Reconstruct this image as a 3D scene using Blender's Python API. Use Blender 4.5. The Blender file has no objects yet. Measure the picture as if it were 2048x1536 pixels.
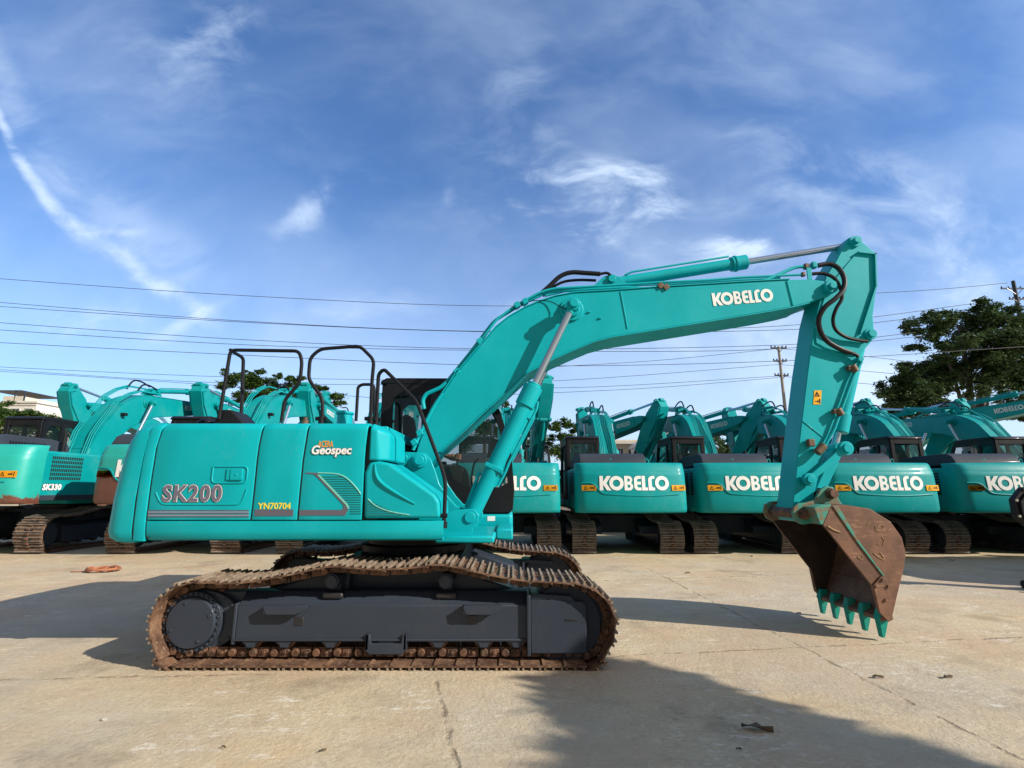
import bpy, bmesh, math, random
from mathutils import Vector, Matrix
from math import sin, cos, pi, radians, atan2, sqrt
random.seed(7)
S = bpy.context.scene
C = S.collection
# ------------------------------------------------------------------ camera
FPX, TILT, CAMH = 1035.0, radians(11.437), 1.60
cd = bpy.data.cameras.new('camera'); cam = bpy.data.objects.new('camera', cd); C.objects.link(cam)
cd.sensor_width = 36; cd.lens = 36 * FPX / 2048; cd.clip_start = .05; cd.clip_end = 6000
cam.location = (0, 0, CAMH); cam.rotation_euler = (pi / 2 + TILT, 0, 0)
S.camera = cam
# ------------------------------------------------------------------ light
SUN = Vector((1.58, -.79, 1.0)).normalized()
SUN_EL = math.asin(SUN.z); SUN_AZ = atan2(SUN.x, SUN.y)
ld = bpy.data.lights.new('sun', 'SUN'); ld.energy = 4.9; ld.angle = radians(.5); ld.color = (1, .93, .82)
sun = bpy.data.objects.new('sun', ld); C.objects.link(sun)
sun.rotation_euler = SUN.to_track_quat('Z', 'Y').to_euler()
S.view_settings.view_transform = 'Standard'; S.view_settings.look = 'None'
S.view_settings.gamma = 1; S.view_settings.exposure = .36
S.render.engine = 'CYCLES'

def ray(u, v):                     # direction (per metre of depth Y) through a point of the 2048 px picture
    a = (768 - v) / FPX
    k = (sin(TILT) + a * cos(TILT)) / (cos(TILT) - a * sin(TILT))
    d = cos(TILT) + k * sin(TILT)
    return (u - 1024) * d / FPX, k
def W(u, v, Y):
    x, k = ray(u, v); return Vector((x * Y, Y, CAMH + k * Y))
def G(u, v, z=0):
    x, k = ray(u, v); Y = (z - CAMH) / k; return Vector((x * Y, Y, z))

# ------------------------------------------------------------------ node helper
class NT:
    def __init__(s, tree): s.t = tree; s.n = tree.nodes; s.l = tree.links
    def node(s, typ, inp=None, **kw):
        n = s.n.new(typ)
        for k, v in kw.items(): setattr(n, k, v)
        if inp:
            for k, v in inp.items():
                if isinstance(v, bpy.types.NodeSocket): s.l.new(v, n.inputs[k])
                else: n.inputs[k].default_value = v
        return n
    def math(s, op, a, b=0, c=None, clamp=False):
        d = {0: a, 1: b}
        if c is not None: d[2] = c
        return s.node('ShaderNodeMath', d, operation=op, use_clamp=clamp).outputs[0]
    def ramp(s, fac, stops, interp='LINEAR'):
        n = s.node('ShaderNodeValToRGB', {0: fac}); r = n.color_ramp; r.interpolation = interp
        while len(r.elements) < len(stops): r.elements.new(1)
        for e, (p, c) in zip(r.elements, stops):
            e.position = p; e.color = (c, c, c, 1) if isinstance(c, (int, float)) else (*c, 1)
        return n.outputs[0]
    def mix(s, fac, a, b, blend='MIX'):
        n = s.node('ShaderNodeMix', data_type='RGBA', blend_type=blend)
        for i, v in ((0, fac), (6, a), (7, b)):
            if isinstance(v, bpy.types.NodeSocket): s.l.new(v, n.inputs[i])
            elif i == 0: n.inputs[0].default_value = v
            else: n.inputs[i].default_value = (*v, 1) if len(v) == 3 else v
        return n.outputs[2]
    def noise(s, vec, scale, detail=4, rough=.55, dist=0, out=0):
        return s.node('ShaderNodeTexNoise', {'Vector': vec, 'Scale': scale, 'Detail': detail, 'Roughness': rough, 'Distortion': dist}).outputs[out]
    def step(s, x, a, b):
        return s.node('ShaderNodeMapRange', {'Value': x, 'From Min': a, 'From Max': b}, interpolation_type='SMOOTHSTEP').outputs[0]

# ------------------------------------------------------------------ world: sky texture + thin cirrus placed by direction
wd = bpy.data.worlds.new('World'); S.world = wd; wd.use_nodes = True
t = NT(wd.node_tree); t.n.clear()
sky = t.node('ShaderNodeTexSky', sky_type='NISHITA', sun_disc=False, sun_elevation=SUN_EL, sun_rotation=SUN_AZ,
             altitude=0, air_density=1.0, dust_density=1.2, ozone_density=3.0)
tc = t.node('ShaderNodeTexCoord').outputs['Generated']
sp = t.node('ShaderNodeSeparateXYZ', {0: tc})
yy = t.math('MAXIMUM', sp.outputs[1], .08)
uu = t.math('DIVIDE', sp.outputs[0], yy); vv = t.math('DIVIDE', sp.outputs[2], yy)
pv = t.node('ShaderNodeCombineXYZ', {0: uu, 1: vv, 2: 0.0}).outputs[0]
wn = t.noise(pv, 2.2, 3, .5, out=1)
wv = t.node('ShaderNodeVectorMath', {0: wn, 1: (.5, .5, .5)}, operation='SUBTRACT').outputs[0]
wv = t.node('ShaderNodeVectorMath', {0: wv, 3: .22}, operation='SCALE').outputs[0]
pw = t.node('ShaderNodeVectorMath', {0: pv, 1: wv}, operation='ADD').outputs[0]
fine = t.noise(t.node('ShaderNodeMapping', {'Vector': pw, 'Rotation': (0, 0, radians(-28)), 'Scale': (1.0, 1.7, 1)}).outputs[0], 4.6, 10, .60, .25)
soft = t.noise(t.node('ShaderNodeMapping', {'Vector': pw, 'Rotation': (0, 0, radians(20)), 'Scale': (1, 1.5, 1)}).outputs[0], 1.7, 5, .5, .3)
def puv(u, v): x, k = ray(u, v); return x, k
acc = t.math('MULTIPLY', t.step(soft, .38, .74), .19)
acc = t.math('ADD', acc, t.math('MULTIPLY', t.step(fine, .40, .74), .07))
# contrail-like streak: v as a function of u
pts = [(-60, 130), (0, 240), (70, 370), (150, 450), (280, 545), (400, 625), (500, 690)]
fc = t.node('ShaderNodeFloatCurve', {'Value': t.math('ADD', t.math('MULTIPLY', uu, .5), .6)})
cm = fc.mapping.curves[0]
pp = [((puv(a, b)[0] * .5 + .6), puv(a, b)[1]) for a, b in pts]
cm.points[0].location = pp[0]; cm.points[1].location = pp[-1]
for a in pp[1:-1]: cm.points.new(*a)
fc.mapping.update()
wob = t.math('MULTIPLY', t.math('SUBTRACT', t.noise(pv, 9, 4), .5), .07)
dv = t.math('ADD', t.math('SUBTRACT', vv, fc.outputs[0]), wob)
s1 = t.math('SUBTRACT', 1.0, t.step(t.math('ABSOLUTE', dv), .003, .034))
s2 = t.math('MULTIPLY', t.math('SUBTRACT', 1.0, t.step(t.math('ABSOLUTE', t.math('SUBTRACT', dv, .07)), .01, .12)), .26)
lim = t.math('MULTIPLY', t.math('SUBTRACT', 1.0, t.step(uu, puv(440, 0)[0], puv(540, 0)[0])), 1.0)
st = t.math('MULTIPLY', t.math('MULTIPLY', t.math('ADD', t.math('MULTIPLY', s1, .62), s2), lim), t.step(fine, .28, .6))
acc = t.math('ADD', acc, st)
# (px, py, half width, half height, tilt, strength, noise low, noise high)
for (a, b, hw, hh, rot, stg, lo, hi) in [
        (1190, 385, 170, 85, -10, .85, .36, .66), (1120, 445, 190, 45, -16, .75, .38, .6), (1310, 410, 80, 110, 10, .7, .40, .66), (1180, 350, 170, 36, 6, .5, .38, .62), (1230, 470, 260, 60, -8, .35, .36, .66), (1700, 450, 420, 160, -10, .35, .3, .7),
        (1480, 492, 130, 34, 0, 1.0, .34, .62), (1440, 520, 170, 40, 5, .45, .4, .66), (612, 430, 55, 110, -38, .7, .38, .68),
        (895, 392, 26, 34, 0, .22, .38, .62), (430, 60, 120, 60, 30, .3, .36, .68), (260, 130, 240, 120, 20, .25, .34, .7),
        (1040, 200, 110, 200, -18, .26, .36, .7), (1090, 270, 60, 60, 30, .22, .36, .66), (430, 110, 140, 170, 20, .18, .36, .7), (220, 465, 90, 14, 0, .4, .36, .6), (380, 640, 110, 26, 30, .45, .4, .6),
        (1500, 640, 420, 110, 0, .38, .36, .7), (1900, 560, 260, 200, -20, .45, .34, .7), (1750, 760, 420, 90, 0, .6, .25, .7),
        (1500, 90, 420, 130, -20, .1, .34, .68), (1700, 330, 420, 90, -22, .26, .36, .66), (1080, 640, 200, 60, 0, .3, .36, .66),
        (170, 640, 220, 60, 10, .3, .38, .66), (720, 620, 260, 60, 10, .25, .38, .66)]:
    cx, cv = puv(a, b); sx = abs(puv(a + hw, b)[0] - cx); sy = abs(puv(a, b + hh)[1] - cv)
    m = t.node('ShaderNodeMapping', {'Vector': pv, 'Location': (cx, cv, 0), 'Rotation': (0, 0, radians(rot)), 'Scale': (sx, sy, 1)}, vector_type='TEXTURE').outputs[0]
    L = t.node('ShaderNodeVectorMath', {0: m}, operation='LENGTH').outputs['Value']
    g = t.math('SUBTRACT', 1.0, t.step(L, .0, 1.35))
    fb = t.math('ADD', fine, t.math('MULTIPLY', t.math('SUBTRACT', g, 1.0), .20))
    acc = t.math('ADD', acc, t.math('MULTIPLY', t.math('MULTIPLY', g, t.step(fb, lo - .04, hi + .02)), stg * 1.0))
hzr = t.math('ADD', .55, t.math('MULTIPLY', t.step(uu, -.7, .8), .42))
hz = t.math('MULTIPLY', t.math('POWER', t.math('SUBTRACT', 1.0, t.math('MULTIPLY', t.math('MAXIMUM', vv, 0.0), 1.55), clamp=True), 1.6), t.math('MULTIPLY', hzr, 1.0))
hz = t.math('ADD', hz, t.math('MULTIPLY', t.step(soft, .35, .7), t.math('MULTIPLY', t.step(uu, -.5, 1.0), .12)))
acc = t.math('ADD', acc, hz)
acc = t.math('MULTIPLY', t.math('MINIMUM', acc, 1.0), t.step(sp.outputs[1], .0, .12))
skc = t.mix(1.0, sky.outputs[0], (1.10, 1.46, 1.88), 'MULTIPLY')
col = t.mix(t.math('MULTIPLY', acc, .85), skc, (7.8, 9.4, 11.6))
back_fill = t.math('MULTIPLY', t.math('SUBTRACT', 1.0, t.step(sp.outputs[1], -.35, .15)), t.math('ADD', .45, t.math('MULTIPLY', t.step(t.noise(tc, 2.5, 5), .35, .65), .4)))
col = t.mix(back_fill, col, (3.8, 2.8, 1.2))        # warm glow added to the unseen sky behind the camera, as fill
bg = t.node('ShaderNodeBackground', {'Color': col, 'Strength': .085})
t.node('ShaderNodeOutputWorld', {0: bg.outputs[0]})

# ------------------------------------------------------------------ materials
def pmat(name, fn):
    m = bpy.data.materials.new(name); m.use_nodes = True
    q = NT(m.node_tree); b = m.node_tree.nodes['Principled BSDF']
    q.b = b; q.oc = q.node('ShaderNodeTexCoord').outputs['Object']
    fn(q); return m
def setp(q, **kw):
    for k, v in kw.items():
        k = {'base': 'Base Color', 'rough': 'Roughness', 'metal': 'Metallic', 'coat': 'Coat Weight', 'coatr': 'Coat Roughness', 'alpha': 'Alpha',
             'trans': 'Transmission Weight', 'spec': 'Specular IOR Level', 'ior': 'IOR', 'sub': 'Subsurface Weight'}[k]
        if isinstance(v, bpy.types.NodeSocket): q.l.new(v, q.b.inputs[k])
        else: q.b.inputs[k].default_value = (*v, 1) if isinstance(v, tuple) and len(v) == 3 else v
def bump(q, h, strength=.3, dist=.01):
    q.l.new(q.node('ShaderNodeBump', {'Height': h, 'Strength': strength, 'Distance': dist}).outputs[0], q.b.inputs['Normal'])
def paint(c, dirt=(.30, .24, .17), amt=.18, rough=.34, coat=.07):
    def f(q):
        n = q.noise(q.oc, 1.6, 5, .6); n2 = q.noise(q.oc, 26, 5, .65)
        d = q.math('MULTIPLY', q.math('MULTIPLY', q.step(n, .45, .8), q.step(n2, .38, .75)), amt)
        setp(q, base=q.mix(d, q.mix(q.step(n, .3, .7), tuple(x * .93 for x in c), tuple(min(1, x * 1.05) for x in c)), dirt),
             rough=q.math('ADD', rough, q.math('MULTIPLY', q.noise(q.node('ShaderNodeMapping', {'Vector': q.oc, 'Scale': (9, 9, .8)}).outputs[0], 1.4, 5, .7), .26)), coat=coat, coatr=.12, spec=.18)
        bump(q, q.noise(q.oc, 5, 3, .5), .05, .02)
    return f
TEAL = (.0, .36, .405)
M = {}
M['teal'] = pmat('teal_paint', paint(TEAL, amt=.12))
M['tealrow'] = pmat('teal_paint_dusty', paint((.0, .265, .275), amt=.30, rough=.36))
M['tealdeep'] = pmat('teal_paint_worn', paint((.006, .30, .26), dirt=(.20, .16, .11), amt=.5, rough=.45, coat=.1))
M['char'] = pmat('charcoal_paint', paint((.032, .041, .058), dirt=(.10, .09, .08), amt=.35, rough=.42, coat=.15))
M['black'] = pmat('black_plastic', paint((.008, .0085, .011), dirt=(.06, .055, .05), amt=.22, rough=.42, coat=.1))
M['hood'] = pmat('dark_grey_hood', paint((.034, .042, .058), dirt=(.12, .115, .11), amt=.35, rough=.5, coat=.05))
M['rubber'] = pmat('black_rubber', lambda q: setp(q, base=(.006, .006, .008), rough=.45, spec=.3))
M['chrome'] = pmat('chrome_rod', lambda q: setp(q, base=(.42, .50, .60), rough=.2, metal=.8))
M['white'] = pmat('white_decal', paint((.82, .82, .80), dirt=(.4, .38, .33), amt=.25, rough=.45, coat=0))
M['fadewhite'] = pmat('faded_white_decal', paint((.55, .62, .62), dirt=(.2, .35, .32), amt=.5, rough=.5, coat=0))
M['yellow'] = pmat('yellow_label', paint((.85, .42, .02), amt=.2, rough=.5, coat=0))
M['ink'] = pmat('black_ink', lambda q: setp(q, base=(.015, .015, .017), rough=.5))
M['greydec'] = pmat('grey_decal', lambda q: setp(q, base=(.10, .095, .125), rough=.45))
M['lilac'] = pmat('lilac_decal', lambda q: setp(q, base=(.32, .29, .42), rough=.45))
M['palegreen'] = pmat('pale_line_decal', lambda q: setp(q, base=(.16, .50, .42), rough=.45))
M['orange'] = pmat('orange_decal', lambda q: setp(q, base=(.75, .30, .04), rough=.5))
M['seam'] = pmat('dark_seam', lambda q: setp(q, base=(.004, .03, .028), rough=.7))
M['brass'] = pmat('rusty_clamp', lambda q: setp(q, base=q.mix(q.noise(q.oc, 30), (.05, .03, .02), (.20, .13, .08)), rough=.6, metal=.3))
M['skin'] = pmat('skin', lambda q: setp(q, base=(.42, .22, .13), rough=.55, sub=.05))
M['cloth'] = pmat('dark_cloth', lambda q: setp(q, base=(.02, .022, .03), rough=.85))
M['hair'] = pmat('black_hair', lambda q: setp(q, base=(.01, .009, .008), rough=.6))
def fglass(q):
    setp(q, base=(.012, .03, .03), rough=.03, alpha=.42, spec=.7)
M['glass'] = pmat('tinted_glass', fglass)
def rust(a, b, c, sc=6):
    def f(q):
        n = q.noise(q.oc, sc, 6, .65); n2 = q.noise(q.oc, sc * 6, 4, .6)
        x = q.mix(q.step(n, .38, .62), a, b)
        setp(q, base=q.mix(q.math('MULTIPLY', q.step(n2, .5, .72), .6), x, c), rough=q.math('ADD', .5, q.math('MULTIPLY', n2, .35)), metal=.15)
        bump(q, n2, .35, .006)
    return f
M['track'] = pmat('rusty_track_steel', rust((.085, .042, .026), (.20, .11, .065), (.33, .24, .16), 5))
M['trackrow'] = pmat('dusty_track_steel', rust((.055, .042, .035), (.12, .092, .075), (.22, .18, .15), 5))
M['grouser'] = pmat('worn_grouser_steel', rust((.16, .11, .075), (.30, .23, .165), (.46, .40, .33), 7))
M['grouserrow'] = pmat('grey_grouser_steel', rust((.12, .10, .085), (.22, .19, .165), (.36, .33, .30), 7))
M['chain'] = pmat('dark_rusty_chain', rust((.05, .025, .015), (.16, .075, .04), (.24, .17, .12), 9))
def fbucket(q):
    n = q.noise(q.oc, 3.2, 6, .62); n2 = q.noise(q.oc, 20, 6, .7); sc = q.noise(q.node('ShaderNodeMapping', {'Vector': q.oc, 'Rotation': (0, .7, 0), 'Scale': (3, 3, 22)}).outputs[0], 1.6, 4, .6)
    x = q.mix(q.step(n, .35, .68), (.105, .05, .03), (.20, .095, .055))
    x = q.mix(q.math('MULTIPLY', q.step(n2, .5, .75), .5), x, (.06, .03, .022))
    x = q.mix(q.math('MULTIPLY', q.math('MULTIPLY', q.step(sc, .56, .68), q.step(n, .42, .58)), .6), x, (.36, .22, .12))
    setp(q, base=x, rough=.62, metal=.1); bump(q, n2, .35, .008)
M['bucket'] = pmat('rusty_bucket_steel', fbucket)
def fworn(q):
    n = q.noise(q.oc, 7, 6, .65)
    setp(q, base=q.mix(q.step(n, .46, .60), (.035, .24, .18), (.17, .11, .06)), rough=.6)
M['worn'] = pmat('worn_green_paint', fworn)
def frustcw(q, lim=1.05):                    # primer and scrapes on the lower half of an old counterweight
    z = q.node('ShaderNodeSeparateXYZ', {0: q.oc}).outputs[2]
    n = q.noise(q.oc, 2.1, 6, .6)
    h = q.math('ADD', z, q.math('MULTIPLY', n, -1.1))
    fac = q.math('SUBTRACT', 1.0, q.step(h, lim, lim + .05))
    base = q.mix(q.noise(q.oc, 4), (.006, .30, .26), (.02, .40, .34))
    setp(q, base=q.mix(fac, base, q.mix(q.noise(q.oc, 9), (.09, .03, .022), (.17, .065, .04))), rough=.45, coat=.1)
M['rustcw'] = pmat('scraped_teal_over_primer', frustcw); M['rustlow'] = pmat('scraped_low_edge', lambda q: frustcw(q, .62))
def fconc(q):
    sp = q.node('ShaderNodeSeparateXYZ', {0: q.oc}); X, Y = sp.outputs[0], sp.outputs[1]
    big = q.noise(q.oc, .22, 5, .55); mid = q.noise(q.oc, 1.3, 7, .62, .3); fin = q.noise(q.oc, 22, 6, .7); gr = q.noise(q.oc, 160, 3, .7)
    x = q.mix(q.step(big, .35, .68), (.60, .485, .335), (.52, .42, .295))
    x = q.mix(q.math('MULTIPLY', q.step(mid, .42, .75), .75), x, (.38, .31, .225))
    x = q.mix(q.math('MULTIPLY', q.step(fin, .50, .78), .5), x, (.30, .24, .18))
    f2 = q.noise(q.oc, 7, 8, .78)
    x = q.mix(q.math('MULTIPLY', q.step(f2, .52, .66), .55), x, (.72, .62, .48))
    x = q.mix(q.math('MULTIPLY', q.step(f2, .46, .34), .5), x, (.34, .265, .19))
    x = q.mix(q.math('MULTIPLY', q.step(gr, .45, .7), .22), x, (.26, .20, .15))
    fk = q.noise(q.node('ShaderNodeMapping', {'Vector': q.oc, 'Location': (7, 1, 0), 'Scale': (.7, 1.2, 1)}).outputs[0], 34, 5, .7)
    x = q.mix(q.math('MULTIPLY', q.step(fk, .56, .64), .5), x, (.78, .69, .55)); x = q.mix(q.math('MULTIPLY', q.step(fk, .43, .35), .5), x, (.27, .205, .145))
    st = q.noise(q.node('ShaderNodeMapping', {'Vector': q.oc, 'Scale': (.35, 1.6, 1)}).outputs[0], 1.5, 6, .65, .4)
    x = q.mix(q.math('MULTIPLY', q.step(st, .56, .70), .5), x, (.70, .60, .46))
    x = q.mix(q.math('MULTIPLY', q.step(st, .47, .30), .35), x, (.36, .275, .195))
    wh = q.math('MULTIPLY', q.step(q.noise(q.oc, .9, 4, .6), .50, .60), q.step(q.noise(q.node('ShaderNodeMapping', {'Vector': q.oc, 'Scale': (.6, 1.3, 1)}).outputs[0], 9, 9, .8), .52, .62))
    x = q.mix(q.math('MULTIPLY', wh, .85), x, (.82, .78, .72))
    ye = q.math('MULTIPLY', q.step(q.noise(q.node('ShaderNodeMapping', {'Vector': q.oc, 'Location': (9, 3, 0), 'Scale': (.6, 1.2, 1)}).outputs[0], .9, 4, .5), .60, .70), .35)
    x = q.mix(ye, x, (.66, .50, .27))
    gg = q.step(q.noise(q.node('ShaderNodeMapping', {'Vector': q.oc, 'Location': (1, 4, 0)}).outputs[0], .35, 6, .6), .44, .6)
    x = q.mix(q.math('MULTIPLY', gg, .45), x, (.46, .42, .36))
    pk = q.math('MULTIPLY', q.step(q.noise(q.node('ShaderNodeMapping', {'Vector': q.oc, 'Location': (4, 8, 0)}).outputs[0], .55, 5, .6), .48, .62), .35)
    x = q.mix(pk, x, (.52, .36, .25))
    cr_ = q.node('ShaderNodeTexVoronoi', {'Vector': q.node('ShaderNodeVectorMath', {0: q.oc, 1: q.node('ShaderNodeVectorMath', {0: q.noise(q.oc, 3, 6, .7, out=1), 3: .5}, operation='SCALE').outputs[0]}, operation='ADD').outputs[0], 'Scale': .55}, feature='DISTANCE_TO_EDGE').outputs['Distance']
    x = q.mix(q.math('MULTIPLY', q.math('MULTIPLY', q.math('SUBTRACT', 1.0, q.step(cr_, .0, .012)), q.step(q.noise(q.oc, .9, 4), .56, .68)), .4), x, (.30, .22, .16))
    oil = q.math('MULTIPLY', q.step(q.noise(q.node('ShaderNodeMapping', {'Vector': q.oc, 'Location': (2, 5, 0)}).outputs[0], .8, 6, .65), .55, .68), .42)
    x = q.mix(oil, x, (.20, .155, .115))
    sp2 = q.node('ShaderNodeTexVoronoi', {'Vector': q.oc, 'Scale': 5.0, 'Randomness': 1.0}).outputs['Distance']
    spk = q.math('MULTIPLY', q.math('SUBTRACT', 1.0, q.step(sp2, .02, .055)), q.step(q.noise(q.oc, 1.7, 2), .5, .6))
    x = q.mix(q.math('MULTIPLY', spk, .7), x, (.10, .085, .07))
    # worn slab joints
    jt = None
    wig = q.math('MULTIPLY', q.math('SUBTRACT', q.noise(q.oc, 2.6, 8, .75), .5), .20)
    for (a, b) in [(G(1300, 1140), G(1970, 1482)), (G(1225, 1312), G(2048, 1274)), (G(868, 1345), G(915, 1536)), (G(1100, 1165), G(1560, 1150)), (G(0, 1360), G(330, 1352))]:
        d = (b - a).normalized(); nx, ny = -d.y, d.x; c0 = a.x * nx + a.y * ny
        dist = q.math('ABSOLUTE', q.math('ADD', q.math('SUBTRACT', q.math('ADD', q.math('MULTIPLY', X, nx), q.math('MULTIPLY', Y, ny)), c0), wig))
        al = q.math('SUBTRACT', q.math('ADD', q.math('MULTIPLY', X, d.x), q.math('MULTIPLY', Y, d.y)), a.x * d.x + a.y * d.y)
        Ln = (b - a).length
        win = q.math('MULTIPLY', q.step(al, -.6, 0), q.math('SUBTRACT', 1.0, q.step(al, Ln, Ln + 1.5)))
        core = q.math('MULTIPLY', q.math('SUBTRACT', 1.0, q.step(dist, .0, .028)), q.math('MULTIPLY', win, q.step(q.noise(q.oc, 5.5, 6, .7), .40, .60)))
        jt = core if jt is None else q.math('MAXIMUM', jt, core)
    x = q.mix(q.math('MULTIPLY', jt, .6), x, (.22, .16, .11))
    pt = q.math('MULTIPLY', q.step(q.noise(q.oc, .7, 3), .50, .62), .22)
    x = q.mix(pt, x, (.46, .32, .22))
    x = q.mix(1.0, x, (1.03, 1.02, .965), 'MULTIPLY')
    setp(q, base=x, rough=q.math('ADD', .72, q.math('MULTIPLY', mid, .2)), spec=.25)
    h = q.math('ADD', q.math('ADD', q.math('MULTIPLY', mid, .6), q.math('MULTIPLY', fin, .35)), q.math('ADD', q.math('MULTIPLY', gr, .1), q.math('MULTIPLY', jt, -.5)))
    bump(q, h, .8, .045)
M['concrete'] = pmat('worn_concrete', fconc)
def leafm(a, b):
    def f(q):
        rnd = q.node('ShaderNodeNewGeometry').outputs['Random Per Island']
        c = q.mix(rnd, a, b); setp(q, base=c, rough=.55, spec=.3)
        tr = q.node('ShaderNodeBsdfTranslucent', {'Color': c}); mx = q.node('ShaderNodeMixShader', {0: .22, 1: q.b.outputs[0], 2: tr.outputs[0]})
        q.l.new(mx.outputs[0], q.n['Material Output'].inputs[0])
    return f
M['leafdark'] = pmat('dark_leaves', leafm((.028, .058, .022), (.085, .14, .05)))
M['leafmid'] = pmat('green_leaves', leafm((.035, .08, .015), (.09, .15, .03)))
M['bark'] = pmat('bark', rust((.06, .05, .04), (.11, .09, .075), (.16, .14, .12), 4))
M['plaster'] = pmat('white_plaster', paint((.62, .60, .56), amt=.4, rough=.8, coat=0))
M['plasterb'] = pmat('cream_plaster', paint((.55, .50, .42), amt=.4, rough=.8, coat=0))
M['pane'] = pmat('window_pane', lambda q: setp(q, base=(.03, .05, .08), rough=.08, spec=.8))
M['roofmetal'] = pmat('sheet_metal_roof', lambda q: setp(q, base=(.55, .58, .62), rough=.4, metal=.4))
M['polec'] = pmat('concrete_pole', paint((.30, .28, .26), amt=.3, rough=.85, coat=0))
M['wire'] = pmat('black_cable', lambda q: setp(q, base=(.03, .03, .04), rough=.6))
M['rag'] = pmat('orange_cloth', lambda q: setp(q, base=q.mix(q.noise(q.oc, 6), (.45, .17, .08), (.28, .10, .05)), rough=.8))
M['dryleaf'] = pmat('dry_leaf', lambda q: setp(q, base=q.mix(q.noise(q.oc, 30), (.05, .04, .02), (.14, .09, .05)), rough=.8))
M['stone'] = pmat('pale_stone', lambda q: setp(q, base=(.42, .38, .33), rough=.9))

# ------------------------------------------------------------------ mesh helpers
class MB:
    def __init__(s, xf=None): s.bm = bmesh.new(); s.xf = xf
    def v(s, p):
        p = Vector(p)
        if s.xf: p = s.xf(p)
        return s.bm.verts.new(p)
    def f(s, vs):
        try: return s.bm.faces.new(vs)
        except ValueError: return None
    def box(s, x0, x1, y0, y1, z0, z1):
        q = [s.v((x, y, z)) for x in (x0, x1) for y in (y0, y1) for z in (z0, z1)]
        for a in ((0, 1, 3, 2), (4, 6, 7, 5), (0, 4, 5, 1), (2, 3, 7, 6), (0, 2, 6, 4), (1, 5, 7, 3)): s.f([q[i] for i in a])
        return s
    def obox(s, o, ax, ay, az):   # centre and three half axes
        o, ax, ay, az = map(Vector, (o, ax, ay, az))
        q = [s.v(o + i * ax + j * ay + k * az) for i in (-1, 1) for j in (-1, 1) for k in (-1, 1)]
        for a in ((0, 1, 3, 2), (4, 6, 7, 5), (0, 4, 5, 1), (2, 3, 7, 6), (0, 2, 6, 4), (1, 5, 7, 3)): s.f([q[i] for i in a])
        return s
    def prism(s, poly, y0, y1):   # polygon of (x, z) swept in y
        a = [s.v((p[0], y0, p[1])) for p in poly]; b = [s.v((p[0], y1, p[1])) for p in poly]; n = len(a)
        s.f(a); s.f(b[::-1])
        for i in range(n): s.f([a[i], b[i], b[(i + 1) % n], a[(i + 1) % n]])
        return s
    def cyl(s, p0, p1, r, r1=None, n=20, cap=True):
        p0, p1 = Vector(p0), Vector(p1); r1 = r if r1 is None else r1
        d = (p1 - p0).normalized(); u = d.orthogonal().normalized(); w = d.cross(u)
        A = [s.v(p0 + (u * cos(2 * pi * i / n) + w * sin(2 * pi * i / n)) * r) for i in range(n)]
        B = [s.v(p1 + (u * cos(2 * pi * i / n) + w * sin(2 * pi * i / n)) * r1) for i in range(n)]
        for i in range(n): s.f([A[i], A[(i + 1) % n], B[(i + 1) % n], B[i]])
        if cap: s.f(A[::-1]); s.f(B)
        return s
    def tube(s, pts, r, n=8, closed=False, smooth=0):
        pts = [Vector(p) for p in pts]
        for _ in range(smooth):
            q = [pts[0]]
            for a, b in zip(pts, pts[1:]): q += [a.lerp(b, .25), a.lerp(b, .75)]
            pts = q + [pts[-1]]
        m = len(pts); rings = []; u = None
        for i, p in enumerate(pts):
            a = pts[max(i - 1, 0)]; b = pts[min(i + 1, m - 1)]; d = (b - a).normalized()
            if u is None: u = d.orthogonal().normalized()
            u = (u - d * u.dot(d)).normalized(); w = d.cross(u)
            rr = r if not isinstance(r, (list, tuple)) else (r[i] if len(r) == m else r[0] + (r[-1] - r[0]) * i / (m - 1))
            rings.append([s.v(p + (u * cos(2 * pi * k / n) + w * sin(2 * pi * k / n)) * rr) for k in range(n)])
        for A, B in zip(rings, rings[1:]):
            for i in range(n): s.f([A[i], A[(i + 1) % n], B[(i + 1) % n], B[i]])
        s.f(rings[0][::-1]); s.f(rings[-1]); return s
    def grid(s, rows, thick=0):
        V = [[s.v(p) for p in r] for r in rows]
        for a, b in zip(V, V[1:]):
            for i in range(len(a) - 1): s.f([a[i], a[i + 1], b[i + 1], b[i]])
        return s
    def disc(s, c, nrm, r, n=16): return s.cyl(Vector(c), Vector(c) + Vector(nrm), r, n=n)
    def mesh(s, name, mats, smooth=35):
        bmesh.ops.recalc_face_normals(s.bm, faces=s.bm.faces)
        me = bpy.data.meshes.new(name); s.bm.to_mesh(me); s.bm.free()
        for m in (mats if isinstance(mats, list) else [mats]): me.materials.append(M[m])
        if smooth:
            for p in me.polygons: p.use_smooth = True
            me.set_sharp_from_angle(angle=radians(smooth))
        return me
    def build(s, name, mats, parent=None, bevel=0, smooth=35, label=None, seg=2, solid=0):
        o = bpy.data.objects.new(name, s.mesh(name, mats, smooth)); C.objects.link(o)
        if parent: o.parent = parent
        if solid: md = o.modifiers.new('solid', 'SOLIDIFY'); md.thickness = solid; md.offset = -1
        if bevel: md = o.modifiers.new('bevel', 'BEVEL'); md.width = bevel; md.segments = seg; md.limit_method = 'ANGLE'; md.angle_limit = radians(32)
        if label: o['label'] = label
        return o
def empty(name, loc=(0, 0, 0), rz=0, label=None, cat=None, group=None):
    o = bpy.data.objects.new(name, None); C.objects.link(o); o.location = loc; o.rotation_euler.z = rz; o.empty_display_size = .3
    tag(o, label, cat, group); return o
def tag(o, label=None, cat=None, group=None, kind=None):
    for k, v in (('label', label), ('category', cat), ('group', group), ('kind', kind)):
        if v: o[k] = v
    return o
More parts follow.
